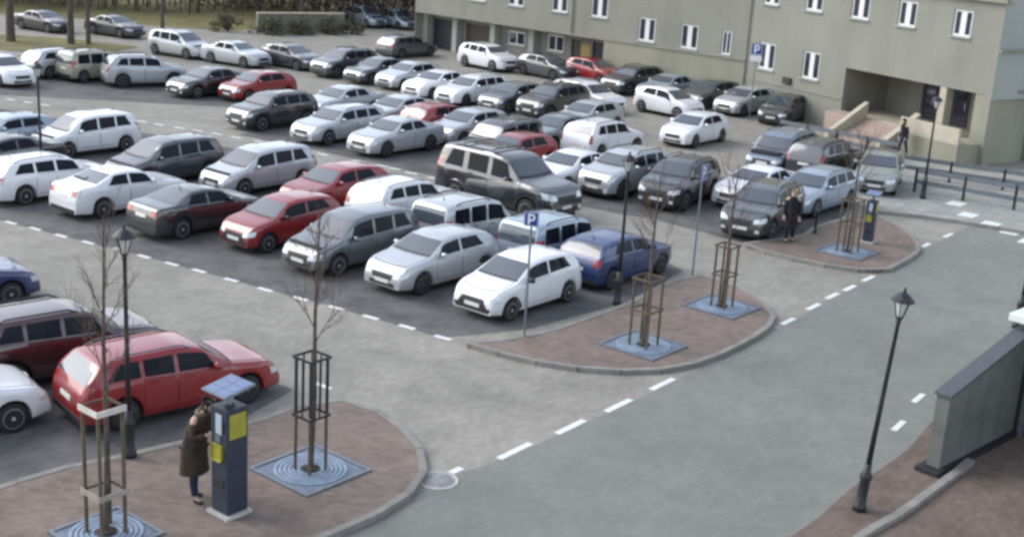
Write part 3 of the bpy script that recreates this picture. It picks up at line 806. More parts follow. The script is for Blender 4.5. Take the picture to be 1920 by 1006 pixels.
def sign_post(x, y, h, s, rz, label, z0, extra=None):
    t = thing("sign_post", (x, y, z0), label, "sign", None, rz)
    MB().tube([(0, .03, -.02), (0, .03, h)], .028, 8).build("post", M["grey_metal"], t)
    p = MB().box(-s / 2, s / 2, -.02, .0, h - s, h).build("sign_plate", M["sign_blue"], t, bevel=.008)
    b = .035 * s
    for x0, x1, z0_, z1_ in ((-s / 2 + b, s / 2 - b, h - 2 * b, h - b), (-s / 2 + b, s / 2 - b, h - s + b, h - s + 2 * b), (-s / 2 + b, -s / 2 + 2 * b, h - s + 2.01 * b, h - 2.01 * b), (s / 2 - 2 * b, s / 2 - b, h - s + 2.01 * b, h - 2.01 * b)):
        MB().box(x0, x1, -.0235, -.0195, z0_, z1_).build("border", M["sign_white"], p)
    lp = letter_p(p, M["sign_white"], 0, s * .86)
    lp.location = (0.02 * s, -.0205, h - s / 2)
    if extra:
        MB().box(-s / 2, s / 2, -.02, .0, h - s - extra - .03, h - s - .03).build("lower_plate", M["sign_white"], t, bevel=.006)
    return t
sign_post(.40, 30.13, 3.2, .37, R(-12), "blue parking sign with white letter on a thin post before the small white hatchback", .105)
sign_post(5.4, 36.62, 3.35, .48, R(60), "parking sign post at the far tip of the middle island, turned edge on", .105)
sign_post(12.0, 67.2, 4.0, .60, R(-15), "blue and white sign on a post before the building wall", .0, .3)

# ------------------------------------------------------------------ pay machines
def pay_machine(x, y, s, rz, label, z0=.105):
    t = thing("pay_machine", (x, y, z0), label, "pay machine", "parking pay machines", rz)
    k = .205 * s; h = 1.86 * s
    MB().box(-k - .06, k + .06, -k - .06, k + .06, -.02, .06).build("plinth", M["concrete"], t, bevel=.015)
    body = MB().box(-k, k, -k, k, .062, h).build("column", M["meter_blue"], t, bevel=.02)
    # front (-y) : screen, keypad, slot, round yellow sticker; side (+x): yellow panel
    MB().box(-.075 * s, .075 * s, -k - .012, -k - .001, h - .44 * s, h - .10 * s).build("screen", M["screen"], body, bevel=.004)
    MB().box(-.075 * s, .05 * s, -k - .02, -k - .001, h - .58 * s, h - .47 * s).build("keypad", M["grey_metal"], body, bevel=.004)
    MB().box(.09 * s, .125 * s, -k - .02, -k - .001, h - .40 * s, h - .20 * s).build("card_slot", M["black_plastic"], body)
    MB().box(-.17 * s, .10 * s, -k - .012, -k - .001, h - .90 * s, h - .62 * s).build("yellow_panel", M["yellow_panel"], body, bevel=.05 * s)
    MB().box(k + .001, k + .012, -.165 * s, .165 * s, h - .50 * s, h - .08 * s).build("yellow_panel", M["yellow_panel"], body, bevel=.01)
    MB().box(-.12 * s, .12 * s, -k - .014, -k - .001, .50 * s, .66 * s).build("ticket_tray", M["black_plastic"], body, bevel=.006)
    MB().lathe([(.09 * s, h + .0), (.075 * s, h + .06), (.06 * s, h + .26 * s)], 10).build("mast", M["grey_metal"], t)
    mt = Matrix.Translation((0, -.02, h + .30 * s)) @ Matrix.Rotation(R(9), 4, 'X')
    sp = MB().box(-.30 * s, .30 * s, -.30 * s, .30 * s, -.02, .025, mt).build("solar_panel", M["grey_metal"], t, bevel=.008)
    for i in range(2):
        for j in range(3):
            x0 = -.27 * s + i * .275 * s; y0 = -.27 * s + j * .182 * s
            MB().box(x0, x0 + .265 * s, y0, y0 + .172 * s, .026, .031, mt).build("solar_cell", M["solar_cell"], sp)
    return t
pay_machine(-4.62, 20.02, 1.07, R(-39), "dark blue pay machine with yellow panels and solar roof beside the person in brown")
pay_machine(11.91, 41.9, .78, R(-30), "farther dark pay machine with yellow top on the island by the road")

# ------------------------------------------------------------------ small posts
def bollard(x, y, label, z0=0.0):
    t = thing("bollard", (x, y, z0), label, "bollard", "dark bollards")
    MB().lathe([(.07, 0), (.07, .06), (.05, .10), (.045, .78), (.06, .80), (.06, .86), (.035, .92), (.01, .95)], 10).build("post", M["dark_metal"], t)
    MB().lathe([(.063, .815), (.063, .845)], 10).build("band", M["grey_metal"], t)
    return t
bollard(10.3, 42.7, "dark bollard at the edge of the far island", .105)

def manhole(x, y, r, label):
    t = thing("manhole_cover", (x, y, 0.004), label, "manhole cover", None, .6)
    MB().lathe([(r + .07, 0), (r + .07, .012), (r, .014), (r, .008)], 28).build("frame", M["concrete"], t)
    MB().lathe([(.01, .0), (r - .008, .001), (r - .01, .012), (.01, .013)], 28).build("lid", M["concrete"], t)
    for i in range(-3, 4):
        w_ = math.sqrt(max(0, (r - .05) ** 2 - (i * r / 4) ** 2))
        MB().box(-w_, w_, i * r / 4 - .014, i * r / 4 + .014, .0125, .019).build("rib", M["grey_metal"], t)
manhole(-1.15, 21.95, .34, "round manhole cover with pale ring at the near end of the road dashes")
def gully(x, y, rz, label):
    t = thing("drain_grate", (x, y, 0.004), label, "drain grate", None, rz)
    MB().box(-.26, .26, -.20, .20, 0, .010).build("frame", M["slab_edge"], t)
    for i in range(7): MB().box(-.22, .22, -.165 + i * .05, -.14 + i * .05, .0105, .018).build("bar", M["grey_metal"], t)
#gully(4.25, 28.0, R(55), "small drain grate at the kerb of the middle island")
#gully(11.2, 38.0, R(40), "small drain grate at the kerb of the far island")

# ------------------------------------------------------------------ cars
# side view outlines as (share of length from the nose, share of height); x runs forward, nose at +L/2
CARK = {
 'small': dict(L=3.75, W=1.62, H=1.43, top=[(0, .36), (.012, .46), (.05, .56), (.10, .615), (.235, .675), (.43, .955), (.55, 1), (.78, .985), (.89, .945), (.955, .74), (.985, .60), (1, .48)], belt=(.64, .71), ws=(.255, .415), bw=None, wt=.78, tw=.62, sw=[(.335, .585), (.605, .84)], fw=.185, rw=.165, r=.295, glass_r=(.70, .93)),
 'hatch': dict(L=4.04, W=1.69, H=1.40, top=[(0, .37), (.012, .46), (.05, .57), (.10, .62), (.255, .685), (.43, .955), (.55, 1), (.75, .985), (.88, .93), (.955, .74), (.985, .62), (1, .48)], belt=(.66, .71), ws=(.275, .415), bw=None, wt=.77, tw=.62, sw=[(.345, .56), (.58, .80)], fw=.195, rw=.175, r=.305, glass_r=(.71, .92)),
 'sedan': dict(L=4.37, W=1.71, H=1.38, top=[(0, .38), (.012, .47), (.05, .575), (.10, .625), (.275, .69), (.425, .95), (.54, 1), (.66, .985), (.84, .765), (.95, .745), (.985, .70), (1, .48)], belt=(.665, .715), ws=(.295, .412), bw=(.695, .825), wt=.75, tw=.66, sw=[(.355, .545), (.565, .735)], fw=.195, rw=.215, r=.31, glass_r=None),
 'wagon': dict(L=4.42, W=1.73, H=1.43, top=[(0, .37), (.012, .46), (.05, .56), (.10, .61), (.26, .67), (.41, .945), (.52, 1), (.78, .985), (.90, .94), (.965, .72), (.988, .61), (1, .46)], belt=(.645, .70), ws=(.28, .397), bw=None, wt=.77, tw=.62, sw=[(.345, .535), (.555, .70), (.72, .875)], fw=.19, rw=.20, r=.315, glass_r=(.69, .92), rails=True),
 'suv': dict(L=4.23, W=1.76, H=1.58, top=[(0, .40), (.012, .50), (.05, .60), (.10, .64), (.25, .685), (.385, .945), (.5, 1), (.80, .985), (.91, .94), (.97, .72), (.99, .62), (1, .46)], belt=(.66, .705), ws=(.27, .372), bw=None, wt=.77, tw=.64, sw=[(.335, .535), (.555, .72), (.74, .875)], fw=.195, rw=.19, r=.345, glass_r=(.71, .92), rails=True, clad=True),
 'mpv': dict(L=4.18, W=1.71, H=1.56, top=[(0, .34), (.012, .43), (.05, .51), (.10, .56), (.20, .62), (.39, .95), (.52, 1), (.83, .985), (.93, .94), (.972, .68), (.99, .56), (1, .42)], belt=(.595, .66), ws=(.225, .375), bw=None, wt=.80, tw=.60, sw=[(.31, .52), (.54, .71), (.73, .885)], fw=.195, rw=.18, r=.31, glass_r=(.66, .92)),
 'van': dict(L=3.9, W=1.75, H=1.60, top=[(0, .31), (.012, .40), (.05, .46), (.10, .50), (.20, .545), (.33, .90), (.45, .98), (.6, 1), (.90, .99), (.965, .95), (.988, .70), (1, .36)], belt=(.55, .60), ws=(.225, .325), bw=None, wt=.87, tw=.56, sw=[(.285, .50), (.525, .70), (.725, .90)], fw=.185, rw=.18, r=.305, glass_r=(.60, .90), rails=True),
 'big': dict(L=5.35, W=2.08, H=2.10, top=[(0, .40), (.012, .49), (.035, .56), (.08, .595), (.255, .645), (.36, .925), (.42, .975), (.52, 1), (.88, .995), (.95, .965), (.982, .70), (.992, .60), (1, .42)], belt=(.605, .635), ws=(.27, .358), bw=None, wt=.83, tw=.63, sw=[(.325, .495), (.53, .70), (.745, .905)], fw=.18, rw=.205, r=.40, glass_r=(.66, .92), rails=True, clad=True, flares=True),
}

def lerp_table(t, s):
    for (a, va), (b, vb) in zip(t, t[1:]):
        if s <= b: return va + (vb - va) * max(0, (s - a)) / (b - a)
    return t[-1][1]
def smooth(x):
    x = max(0.0, min(1.0, x)); return x * x * (3 - 2 * x)

class Shape:
    def __init__(self, k):
        self.k = k
        L, H = k['L'], k['H']
        self.zs = 0.155 * H if not k.get('clad') else 0.165 * H
        n = 400
        raw = [lerp_table(k['top'], i / n) for i in range(n + 1)]
        def win(i):      # smoothing window grows away from nose and tail
            return max(0, min(7, i // 2, (n - i) // 2))
        self.tab = [sum(raw[i - win(i):i + win(i) + 1]) / (2 * win(i) + 1) * H for i in range(n + 1)]
        self.n = n
    def top(self, s):
        x = max(0, min(1, s)) * self.n; i = min(self.n - 1, int(x)); return self.tab[i] + (self.tab[i + 1] - self.tab[i]) * (x - i)
    def belt(self, s):
        k = self.k; b0, b1 = k['belt']
        b = (b0 + (b1 - b0) * max(0, min(1, (s - .3) / .5))) * k['H']
        return min(b, self.top(s) - .045 * k['H'])
    def w(self, s):
        a = max(0, 1 - s / .17); b = max(0, 1 - (1 - s) / .12)
        return self.k['W'] / 2 * (1 - .20 * a ** 2.1 - .11 * b ** 2.0)
    def section(self, s):
        k = self.k; W2 = k['W'] / 2; H = k['H']; w = self.w(s); t = self.top(s); b = self.belt(s)
        zb = self.zs + .02 * H * smooth((abs(s - .5) - .38) / .1)
        for c in (k['fw'], 1 - k['rw']):
            d = (s - c) * k['L']; Ra = k['r'] + .055
            if abs(d) < Ra: zb = max(zb, k['r'] + math.sqrt(Ra * Ra - d * d))
        zb = min(zb, b - .05)
        h = smooth((t - b - .07) / (.26 * H))
        wt = (w * .90) * (1 - h) + (min(w, W2) * k['wt']) * h
        g = t - b
        return [(w * .93, zb), (w * .985, zb + .14 * (b - zb)), (w, zb + .42 * (b - zb)), (w * .998, zb + .74 * (b - zb)), (w * .985, zb + .92 * (b - zb)), (w * .955, b + .012),
                (wt + (w * .945 - wt) * .72, b + .26 * g), (wt + (w * .945 - wt) * .40, b + .56 * g), (wt + (w * .945 - wt) * .10, b + .84 * g), (wt * .93, b + .945 * g), (wt * .74, b + .985 * g), (wt * .38, t + .004), (0, t + .008)]

def circle_seg(rc, z, n):
    return [(rc * math.cos(2 * math.pi * i / n), rc * math.sin(2 * math.pi * i / n) + z) for i in range(n)]

PROTO = {}
def car_proto(kind):
    """meshes of one kind of car, made once and shared by all of that kind"""
    if kind in PROTO: return PROTO[kind]
    k = CARK[kind]; L, W, H, r = k['L'], k['W'], k['H'], k['r']
    sh = Shape(k)
    N = 110
    ss = sorted(set([0, .004, .010, .018, .028, .04] + [i / N for i in range(5, N - 3)] + [.975, .985, .993, 1.0]))
    vs, fs = [], []
    J = 13
    for s in ss:
        sec = sh.section(s); x = L / 2 - s * L
        for y, z in sec: vs.append((x, y, z))
        for y, z in sec[:-1]: vs.append((x, -y, z))
    P = 2 * J - 1
    half = [list(range(J)), [J + j for j in range(J - 1)] + [J - 1]]
    for i in range(len(ss) - 1):
        a, b = i * P, (i + 1) * P
        for j in range(J - 1):
            fs.append((a + half[0][j], a + half[0][j + 1], b + half[0][j + 1], b + half[0][j]))
            fs.append((a + half[1][j + 1], a + half[1][j], b + half[1][j], b + half[1][j + 1]))
        fs.append((a + half[0][0], b + half[0][0], b + half[1][0], a + half[1][0]))
    for base, flip in ((0, True), ((len(ss) - 1) * P, False)):
        for j in range(J - 1):
            q = (base + half[0][j], base + half[0][j + 1], base + half[1][j + 1], base + half[1][j])
            q = tuple(dict.fromkeys(q))
            fs.append(q[::-1] if flip else q)
    me = bpy.data.meshes.new(kind + "_body")
    me.from_pydata(vs, [], fs); me.update()
    bm = bmesh.new(); bm.from_mesh(me); bmesh.ops.recalc_face_normals(bm, faces=bm.faces)
    bvh = BVHTree.FromBMesh(bm)
    bm.to_mesh(me); bm.free()
    me.polygons.foreach_set("use_smooth", [True] * len(me.polygons))
    try: me.set_sharp_from_angle(angle=R(38))
    except Exception: pass
    parts = []      # (name, mesh, material, parent index or None, location)
    me.materials.append(None)
    parts.append(("body", me, 'PAINT', None))

    def patch(name, mat, rows, axis, off=.006, th=.012, parent=None, side=0):
        """rows: polylines of (a, b); cast on to the body along the axis, given a little thickness"""
        P_, ok = [], True
        m_, n_ = len(rows), len(rows[0])
        for row in rows:
            for a, b in row:
                hit = None; aa = a
                for tr in range(14):
                    if axis == 'side': o, d = Vector((a, side * 3, b)), Vector((0, -side, 0))
                    elif axis == 'front': o, d = Vector((L, aa, b)), Vector((-1, 0, 0))
                    elif axis == 'rear': o, d = Vector((-L, aa, b)), Vector((1, 0, 0))
                    else: o, d = Vector((a, b, 4)), Vector((0, 0, -1))
                    h = bvh.ray_cast(o, d)
                    if h[0] is not None: hit = h; break
                    aa *= .975
                if hit is None: return None
                nn = hit[1]
                if nn.dot(d) > 0: nn = -nn
                P_.append((hit[0] + nn * off, hit[0] - nn * th))
        vs = [p[0] for p in P_]; F = []
        for i in range(m_ - 1):
            for j in range(n_ - 1):
                F.append((i * n_ + j, i * n_ + j + 1, (i + 1) * n_ + j + 1, (i + 1) * n_ + j))
        # skirt down into the body
        rim = list(range(n_)) + [i * n_ + n_ - 1 for i in range(1, m_)] + [(m_ - 1) * n_ + j for j in range(n_ - 2, -1, -1)] + [i * n_ for i in range(m_ - 2, 0, -1)]
        o2 = len(vs); vs += [P_[i][1] for i in rim]
        for i in range(len(rim)):
            i2 = (i + 1) % len(rim)
            F.append((rim[i], rim[i2], o2 + i2, o2 + i))
        mb = MB().add(vs, F, False); mm = mb.mesh(kind + "_" + name)
        bb = bmesh.new(); bb.from_mesh(mm); bmesh.ops.recalc_face_normals(bb, faces=bb.faces); bb.to_mesh(mm); bb.free()
        mm.polygons.foreach_set("use_smooth", [True] * len(mm.polygons))
        try: mm.set_sharp_from_angle(angle=R(40))
        except Exception: pass
        if mat != 'PAINT': mm.materials.append(M[mat])
        else: mm.materials.append(None)
        parts.append((name, mm, mat, parent))
        return len(parts) - 1
    X = lambda s: L / 2 - s * L
    def lin(a, b, n): return [a + (b - a) * i / (n - 1) for i in range(n)]
    # wind screen
    s0, s1 = k['ws']
    rows = []
    for s in lin(s0, s1, 7):
        u = (s - s0) / (s1 - s0); hw = sh.w(s) * (.83 - (.83 - k['wt'] * .90) * u)
        rows.append([(X(s + .010 * (abs(q) ** 2)), hw * q) for q in lin(-1, 1, 13)])
    patch("windscreen", "car_glass", rows, 'top')
    # rear glass
    if k['bw']:
        s0, s1 = k['bw']; rows = []
        for s in lin(s0, s1, 6):
            u = (s1 - s) / (s1 - s0); hw = W / 2 * (.80 - (.80 - k['wt'] * .88) * u)
            rows.append([(X(s - .008 * q * q), hw * q) for q in lin(-1, 1, 11)])
        patch("rear_window", "car_glass", rows, 'top')
    else:
        z0, z1 = k['glass_r']; rows = []
        for z in lin(z0, z1, 6):
            u = (z - z0) / (z1 - z0); hw = W / 2 * (.80 - (.80 - k['wt'] * .84) * u)
            rows.append([(hw * q, z * H) for q in lin(-1, 1, 11)])
        patch("rear_window", "car_glass", rows, 'rear')
    # side glass and doors
    s0, s1 = k['ws']
    patch("cowl", "black_plastic", [[(X(s + .012 * q * q), sh.w(s) * .84 * q) for q in lin(-1, 1, 11)] for s in (s0 - .016, s0 - .001)], 'top', off=.004)
    hb = s0 - .024
    for nm, mt_, of, gr in (("bonnet_gap", "black_plastic", .002, .0), ("bonnet", 'PAINT', .008, .0045)):
        rows = []
        for i in range(8):
            s = .055 + gr + (hb - .055 - 2 * gr) * i / 7
            hw = sh.w(s) * .80 - gr * 2.5
            rows.append([(X(s + (.012 * q * q if i > 3 else .022 * q * q)), hw * q) for q in lin(-1, 1, 11)])
        patch(nm, mt_, rows, 'top', off=of)
    def rail(s): return sh.belt(s) + .80 * (sh.top(s) - sh.belt(s))
    last = len(k['sw']) - 1
    for side in (1, -1):
        for i, (a, b) in enumerate(k['sw']):
            rows = []
            for u in lin(0, 1, 5):
                row = []
                for q in lin(0, 1, 8):
                    s = a + (b - a) * q
                    if i == 0: s += .045 * u * (1 - q)
                    if i == last: s -= (.055 if kind not in ('van',) else .01) * u * q
                    z0, z1 = sh.belt(s) + .035, rail(s)
                    row.append((X(s), z0 + max(.015, (z1 - z0)) * u))
                rows.append(row)
            patch("side_window", "side_glass", rows, 'side', side=side)
        for i, (a, b) in enumerate(k['sw'][:2]):
            if kind == 'small' and i == 1: continue
            a0, b0 = (a - .005, b + .008)
            if i == 0: a0 = max(a0 - .02, k['fw'] + (r + .08) / L)
            rows = []
            lim = 1 - k['rw'] - (r + .085) / L
            for u in lin(0, 1, 6):
                e = b0 if i == 0 else min(b0, lim + (b0 - lim) * smooth((u - .45) / .4) if b0 > lim else b0)
                rows.append([(X(s), sh.zs + .10 * H + (sh.belt(s) - .012 - sh.zs - .10 * H) * u) for s in lin(a0, e, 6)])
            cxm = X((a0 + b0) / 2); zc = (rows[0][0][1] + rows[-1][0][1]) / 2
            big_ = [[(x_ + .012 * (1 if x_ > cxm else -1), z_ + (.012 if z_ > zc else -.012)) for x_, z_ in row] for row in rows]
            patch("door_gap", "black_plastic", big_, 'side', off=.002, side=side)
            d = patch("door", 'PAINT', rows, 'side', off=.008, side=side)
            if d is not None:
                hx = X(b0 - .045); hz = sh.belt(b0) - .075; y = sh.w(b0) * .995
                mb = MB().box(hx - .085, hx + .085, side * y - .02, side * y + .028, hz - .014, hz + .014)
                mm = mb.mesh(kind + "_handle"); mm.materials.append(M["black_plastic"] if kind in ('van',) else None)
                parts.append(("handle", mm, 'PAINT' if kind != 'van' else 'black_plastic', d))
        # (per side) lamps
        zt = lerp_table(k['top'], .03) * H
        y0, y1 = sh.w(.03) * .60, sh.w(.06) * 1.0
        rows = [[(side * (y0 + (y1 - y0) * q), zt - .20 * H * .5 + (u - .45) * (.075 + .03 * q) * H + .035 * H * q) for q in lin(0, 1, 7)] for u in lin(0, 1, 5)]
        patch("headlight", "headlight_lens", rows, 'front', off=.008)
        if kind == 'sedan': za, zb2, ya = .56, .685, .55
        elif kind in ('van', 'suv', 'mpv', 'big'): za, zb2, ya = .50, .72, .80
        else: za, zb2, ya = .53, .68, .66
        rows = [[(side * W / 2 * (ya + (.93 - ya) * q), (za + (zb2 - za) * u) * H) for q in lin(0, 1, 5)] for u in lin(0, 1, 5)]
        patch("tail_light", "red_lens", rows, 'rear', off=.008)
        if kind in ('small', 'sedan', 'suv', 'big'):
            rows = [[(side * W / 2 * (.60 + .16 * q), (.225 + .06 * u) * H) for q in lin(0, 1, 4)] for u in lin(0, 1, 3)]
            patch("fog_light", "black_plastic" if kind == 'small' else "headlight_lens", rows, 'front', off=.006)
    # nose
    gz = lerp_table(k['top'], .012) * H
    if kind == 'small':
        rows = [[(W / 2 * q * (.72 - .28 * u), (.195 + .235 * u) * H) for q in lin(-1, 1, 9)] for u in lin(0, 1, 6)]
        patch("grille", "black_plastic", rows, 'front', off=.01)
        rows = [[(W / 2 * q * .78, (.150 + .035 * u) * H) for q in lin(-1, 1, 9)] for u in lin(0, 1, 3)]
        patch("bumper_trim", "grey_metal", rows, 'front', off=.012)
    else:
        rows = [[(W / 2 * q * (.42 + .05 * u), gz - .13 * H + .105 * H * u) for q in lin(-1, 1, 9)] for u in lin(0, 1, 4)]
        patch("grille", "black_plastic", rows, 'front', off=.01)
        rows = [[(W / 2 * q * .55, (.195 + .075 * u) * H) for q in lin(-1, 1, 9)] for u in lin(0, 1, 4)]
        patch("lower_intake", "black_plastic", rows, 'front', off=.008)
    pz = (.255 if kind != 'small' else .27) * H
    rows = [[(.25 * q, pz + .052 * u) for q in lin(-1, 1, 4)] for u in (0, 1, 2)]
    patch("number_plate", "plate_white", rows, 'front', off=.018)
    pz = (.42 if kind not in ('sedan',) else .50) * H
    rows = [[(.25 * q, pz + .052 * u) for q in lin(-1, 1, 4)] for u in (0, 1, 2)]
    patch("number_plate", "plate_white", rows, 'rear', off=.014)
    rows = [[(W / 2 * q * .80, (.175 + .09 * u) * H) for q in lin(-1, 1, 9)] for u in lin(0, 1, 3)]
    patch("rear_bumper_trim", "black_plastic", rows, 'rear', off=.008)
    # sills, underbody
    mb = MB()
    mb.box(-L / 2 + .25, L / 2 - .25, -W / 2 * .74, W / 2 * .74, .13, .62 * H * .9)
    mb.box(-L / 2 + .10, L / 2 - .12, -W / 2 * .62, W / 2 * .62, .17, .36)
    parts.append(("underbody", mb.mesh(kind + "_underbody"), "black_plastic", None)); parts[-1][1].materials.append(M["black_plastic"])
    if k.get('clad') or kind in ('van',):
        for side in (1, -1):
            a0, b0 = k['fw'] + (r + .07) / L, 1 - k['rw'] - (r + .07) / L
            rows = [[(X(s), sh.zs + .012 + .075 * H * u) for s in lin(a0, b0, 9)] for u in lin(0, 1, 3)]
            patch("sill_trim", "black_plastic", rows, 'side', off=.012, side=side)
    # wheel arch rings
    for side in (1, -1):
        for c in (k['fw'], 1 - k['rw']):
            r0, r1 = r + .058, r + (.105 if k.get('flares') or k.get('clad') else .075)
            cx = X(c); rows = []
            for rr in (r0, r1):
                rows.append([(cx + rr * math.cos(t), r + rr * math.sin(t)) for t in lin(R(2), R(178), 13)])
            mat = "black_plastic" if not k.get('flares') else 'PAINT'
            patch("wheel_arch", mat, rows, 'side', off=.012 if not k.get('flares') else .05, th=.06, side=side)
    # mirrors
    for side in (1, -1):
        s = k['sw'][0][0] + .012; y = sh.w(s) * .95; z = sh.belt(s) + .085
        mb = MB()
        pr = [(.02, -.075), (.075, -.06), (.095, 0), (.08, .06), (.02, .08)]
        mt = Matrix.Translation((X(s) - .02, side * (y + .115), z)) @ Matrix.Diagonal((.75, 1.15, .95, 1))
        tmp = MB().lathe(pr, 10); mb.add([mt @ Vector(p) for p in tmp.v], tmp.f, True)
        mb.box(X(s) - .05, X(s) + .01, min(side * (y - .08), side * (y + .05)), max(side * (y - .08), side * (y + .05)), z - .075, z - .03)
        mm = mb.mesh(kind + "_mirror"); mm.materials.append(None); parts.append(("mirror", mm, 'PAINT' if kind != 'small' else 'black_plastic', None))
        if kind == 'small': mm.materials[0] = M["black_plastic"]
    if k.get('rails'):
        a0, b0 = .45, .86
        for side in (1, -1):
            pts = []
            for s in lin(a0, b0, 9):
                y = W / 2 * k['wt'] * .88; h = bvh.ray_cast(Vector((X(s), y, 4)), Vector((0, 0, -1)))
                pts.append((X(s), side * y, h[0].z + (.055 if a0 < s < b0 else -.01)))
            mm = MB().tube(pts, .020, 6).mesh(kind + "_roof_rail"); mm.materials.append(M["black_plastic"] if kind != 'wagon' else M["grey_metal"])
            parts.append(("roof_rail", mm, 'black_plastic', None))
    if k.get('flares'):
        for s in (.52, .78):
            h = bvh.ray_cast(Vector((X(s), 0, 4)), Vector((0, 0, -1)))[0].z
            y = W / 2 * k['wt'] * .88
            mm = MB().box(X(s) - .035, X(s) + .035, -y, y, h + .045, h + .075).mesh("big_roof_bar"); mm.materials.append(M["black_plastic"])
            parts.append(("roof_bar", mm, 'black_plastic', None))
    # aerial
    h = bvh.ray_cast(Vector((X(.80 if not k['bw'] else .66), 0, 4)), Vector((0, 0, -1)))[0]
    mm = MB().tube([h + Vector((0, 0, -.01)), h + Vector((-.04, 0, .05)), h + Vector((-.12, 0, .17))], [.022, .010, .004], 6).mesh(kind + "_aerial"); mm.materials.append(M["black_plastic"])
    parts.append(("aerial", mm, 'black_plastic', None))
    # wheels
    tw = .10
    tyre = MB().lathe([(r * .66, -tw), (r * .93, -tw), (r, -tw * .62), (r, tw * .62), (r * .93, tw), (r * .66, tw)], 26).mesh(kind + "_tyre"); tyre.materials.append(M["rubber"])
    rm = MB().lathe([(r * .58, tw * .45), (r * .60, tw * .96), (r * .67, tw * 1.03), (r * .67, -tw * .9), (r * .58, -tw * .8)], 26)
    for q in range(5):
        mt = Matrix.Rotation(2 * math.pi * q / 5, 4, 'Z')
        rm.box(.02, r * .61, -.028, .028, tw * .50, tw * .92, mt)
    rm.lathe([(.05, tw * .4), (.065, tw * .95), (.03, tw * 1.02)], 12)
    rim = rm.mesh(kind + "_rim"); rim.materials.append(M["rim_alloy"])
    dk = MB().lathe([(r * .58, tw * .20), (r * .585, tw * .42)], 26).mesh(kind + "_brake_disc"); dk.materials.append(M["black_plastic"])
    wheels = []
    for c in (k['fw'], 1 - k['rw']):
        for side in (1, -1):
            wheels.append((X(c), side * (sh.w(c) * .985 - tw), side))
    PROTO[kind] = (parts, wheels, tyre, rim, dk, r)
    return PROTO[kind]

KNAME = {'small': ("hatchback", "hatchback"), 'hatch': ("hatchback", "hatchback"), 'sedan': ("saloon_car", "saloon car"), 'wagon': ("estate_car", "estate car"), 'suv': ("suv", "suv"), 'mpv': ("minivan", "minivan"), 'van': ("minivan", "minivan"), 'big': ("suv", "suv")}
SKIP_FAR = {"door", "door_gap", "bonnet", "bonnet_gap", "cowl", "handle", "aerial", "fog_light", "number_plate", "wheel_arch", "sill_trim"}

def place_car(kind, colr, x, y, deg, label):
    parts, wheels, tyre, rim, dk, r = car_proto(kind)
    far = y > 70
    root = thing(KNAME[kind][0], (x, y, 0.005), label, KNAME[kind][1], "cars parked in the car park" if kind != 'big' else None, R(deg))
    rv = random.Random(int(abs(x * 37) + abs(y * 91)))
    if kind not in ('big', 'small'): root.scale = (1 + rv.uniform(-.03, .02), 1, 1 + rv.uniform(-.03, .035))
    rimm = rv.choice(["rim_alloy", "rim_alloy", "rim_dark", "hub_grey"])
    pm = M["paint_" + colr]
    made = []
    for name, me, mat, par in parts:
        if far and name in SKIP_FAR:
            made.append(None); continue
        o = bpy.data.objects.new(name, me)
        link(o, made[par] if par is not None and made[par] is not None else root)
        if mat == 'PAINT':
            o.material_slots[0].link = 'OBJECT'
            o.material_slots[0].material = pm
        made.append(o)
    for wx, wy, side in wheels:
        w = bpy.data.objects.new("wheel", tyre); link(w, root)
        w.location = (wx, wy, r)
        w.rotation_euler = (R(-90) * side, random.uniform(0, 1.2), 0)
        w.rotation_mode = 'XYZ'
        ro = link(bpy.data.objects.new("rim", rim), w)
        ro.material_slots[0].link = 'OBJECT'; ro.material_slots[0].material = M[rimm]
        if not far: link(bpy.data.objects.new("brake_disc", dk), w)
    return root

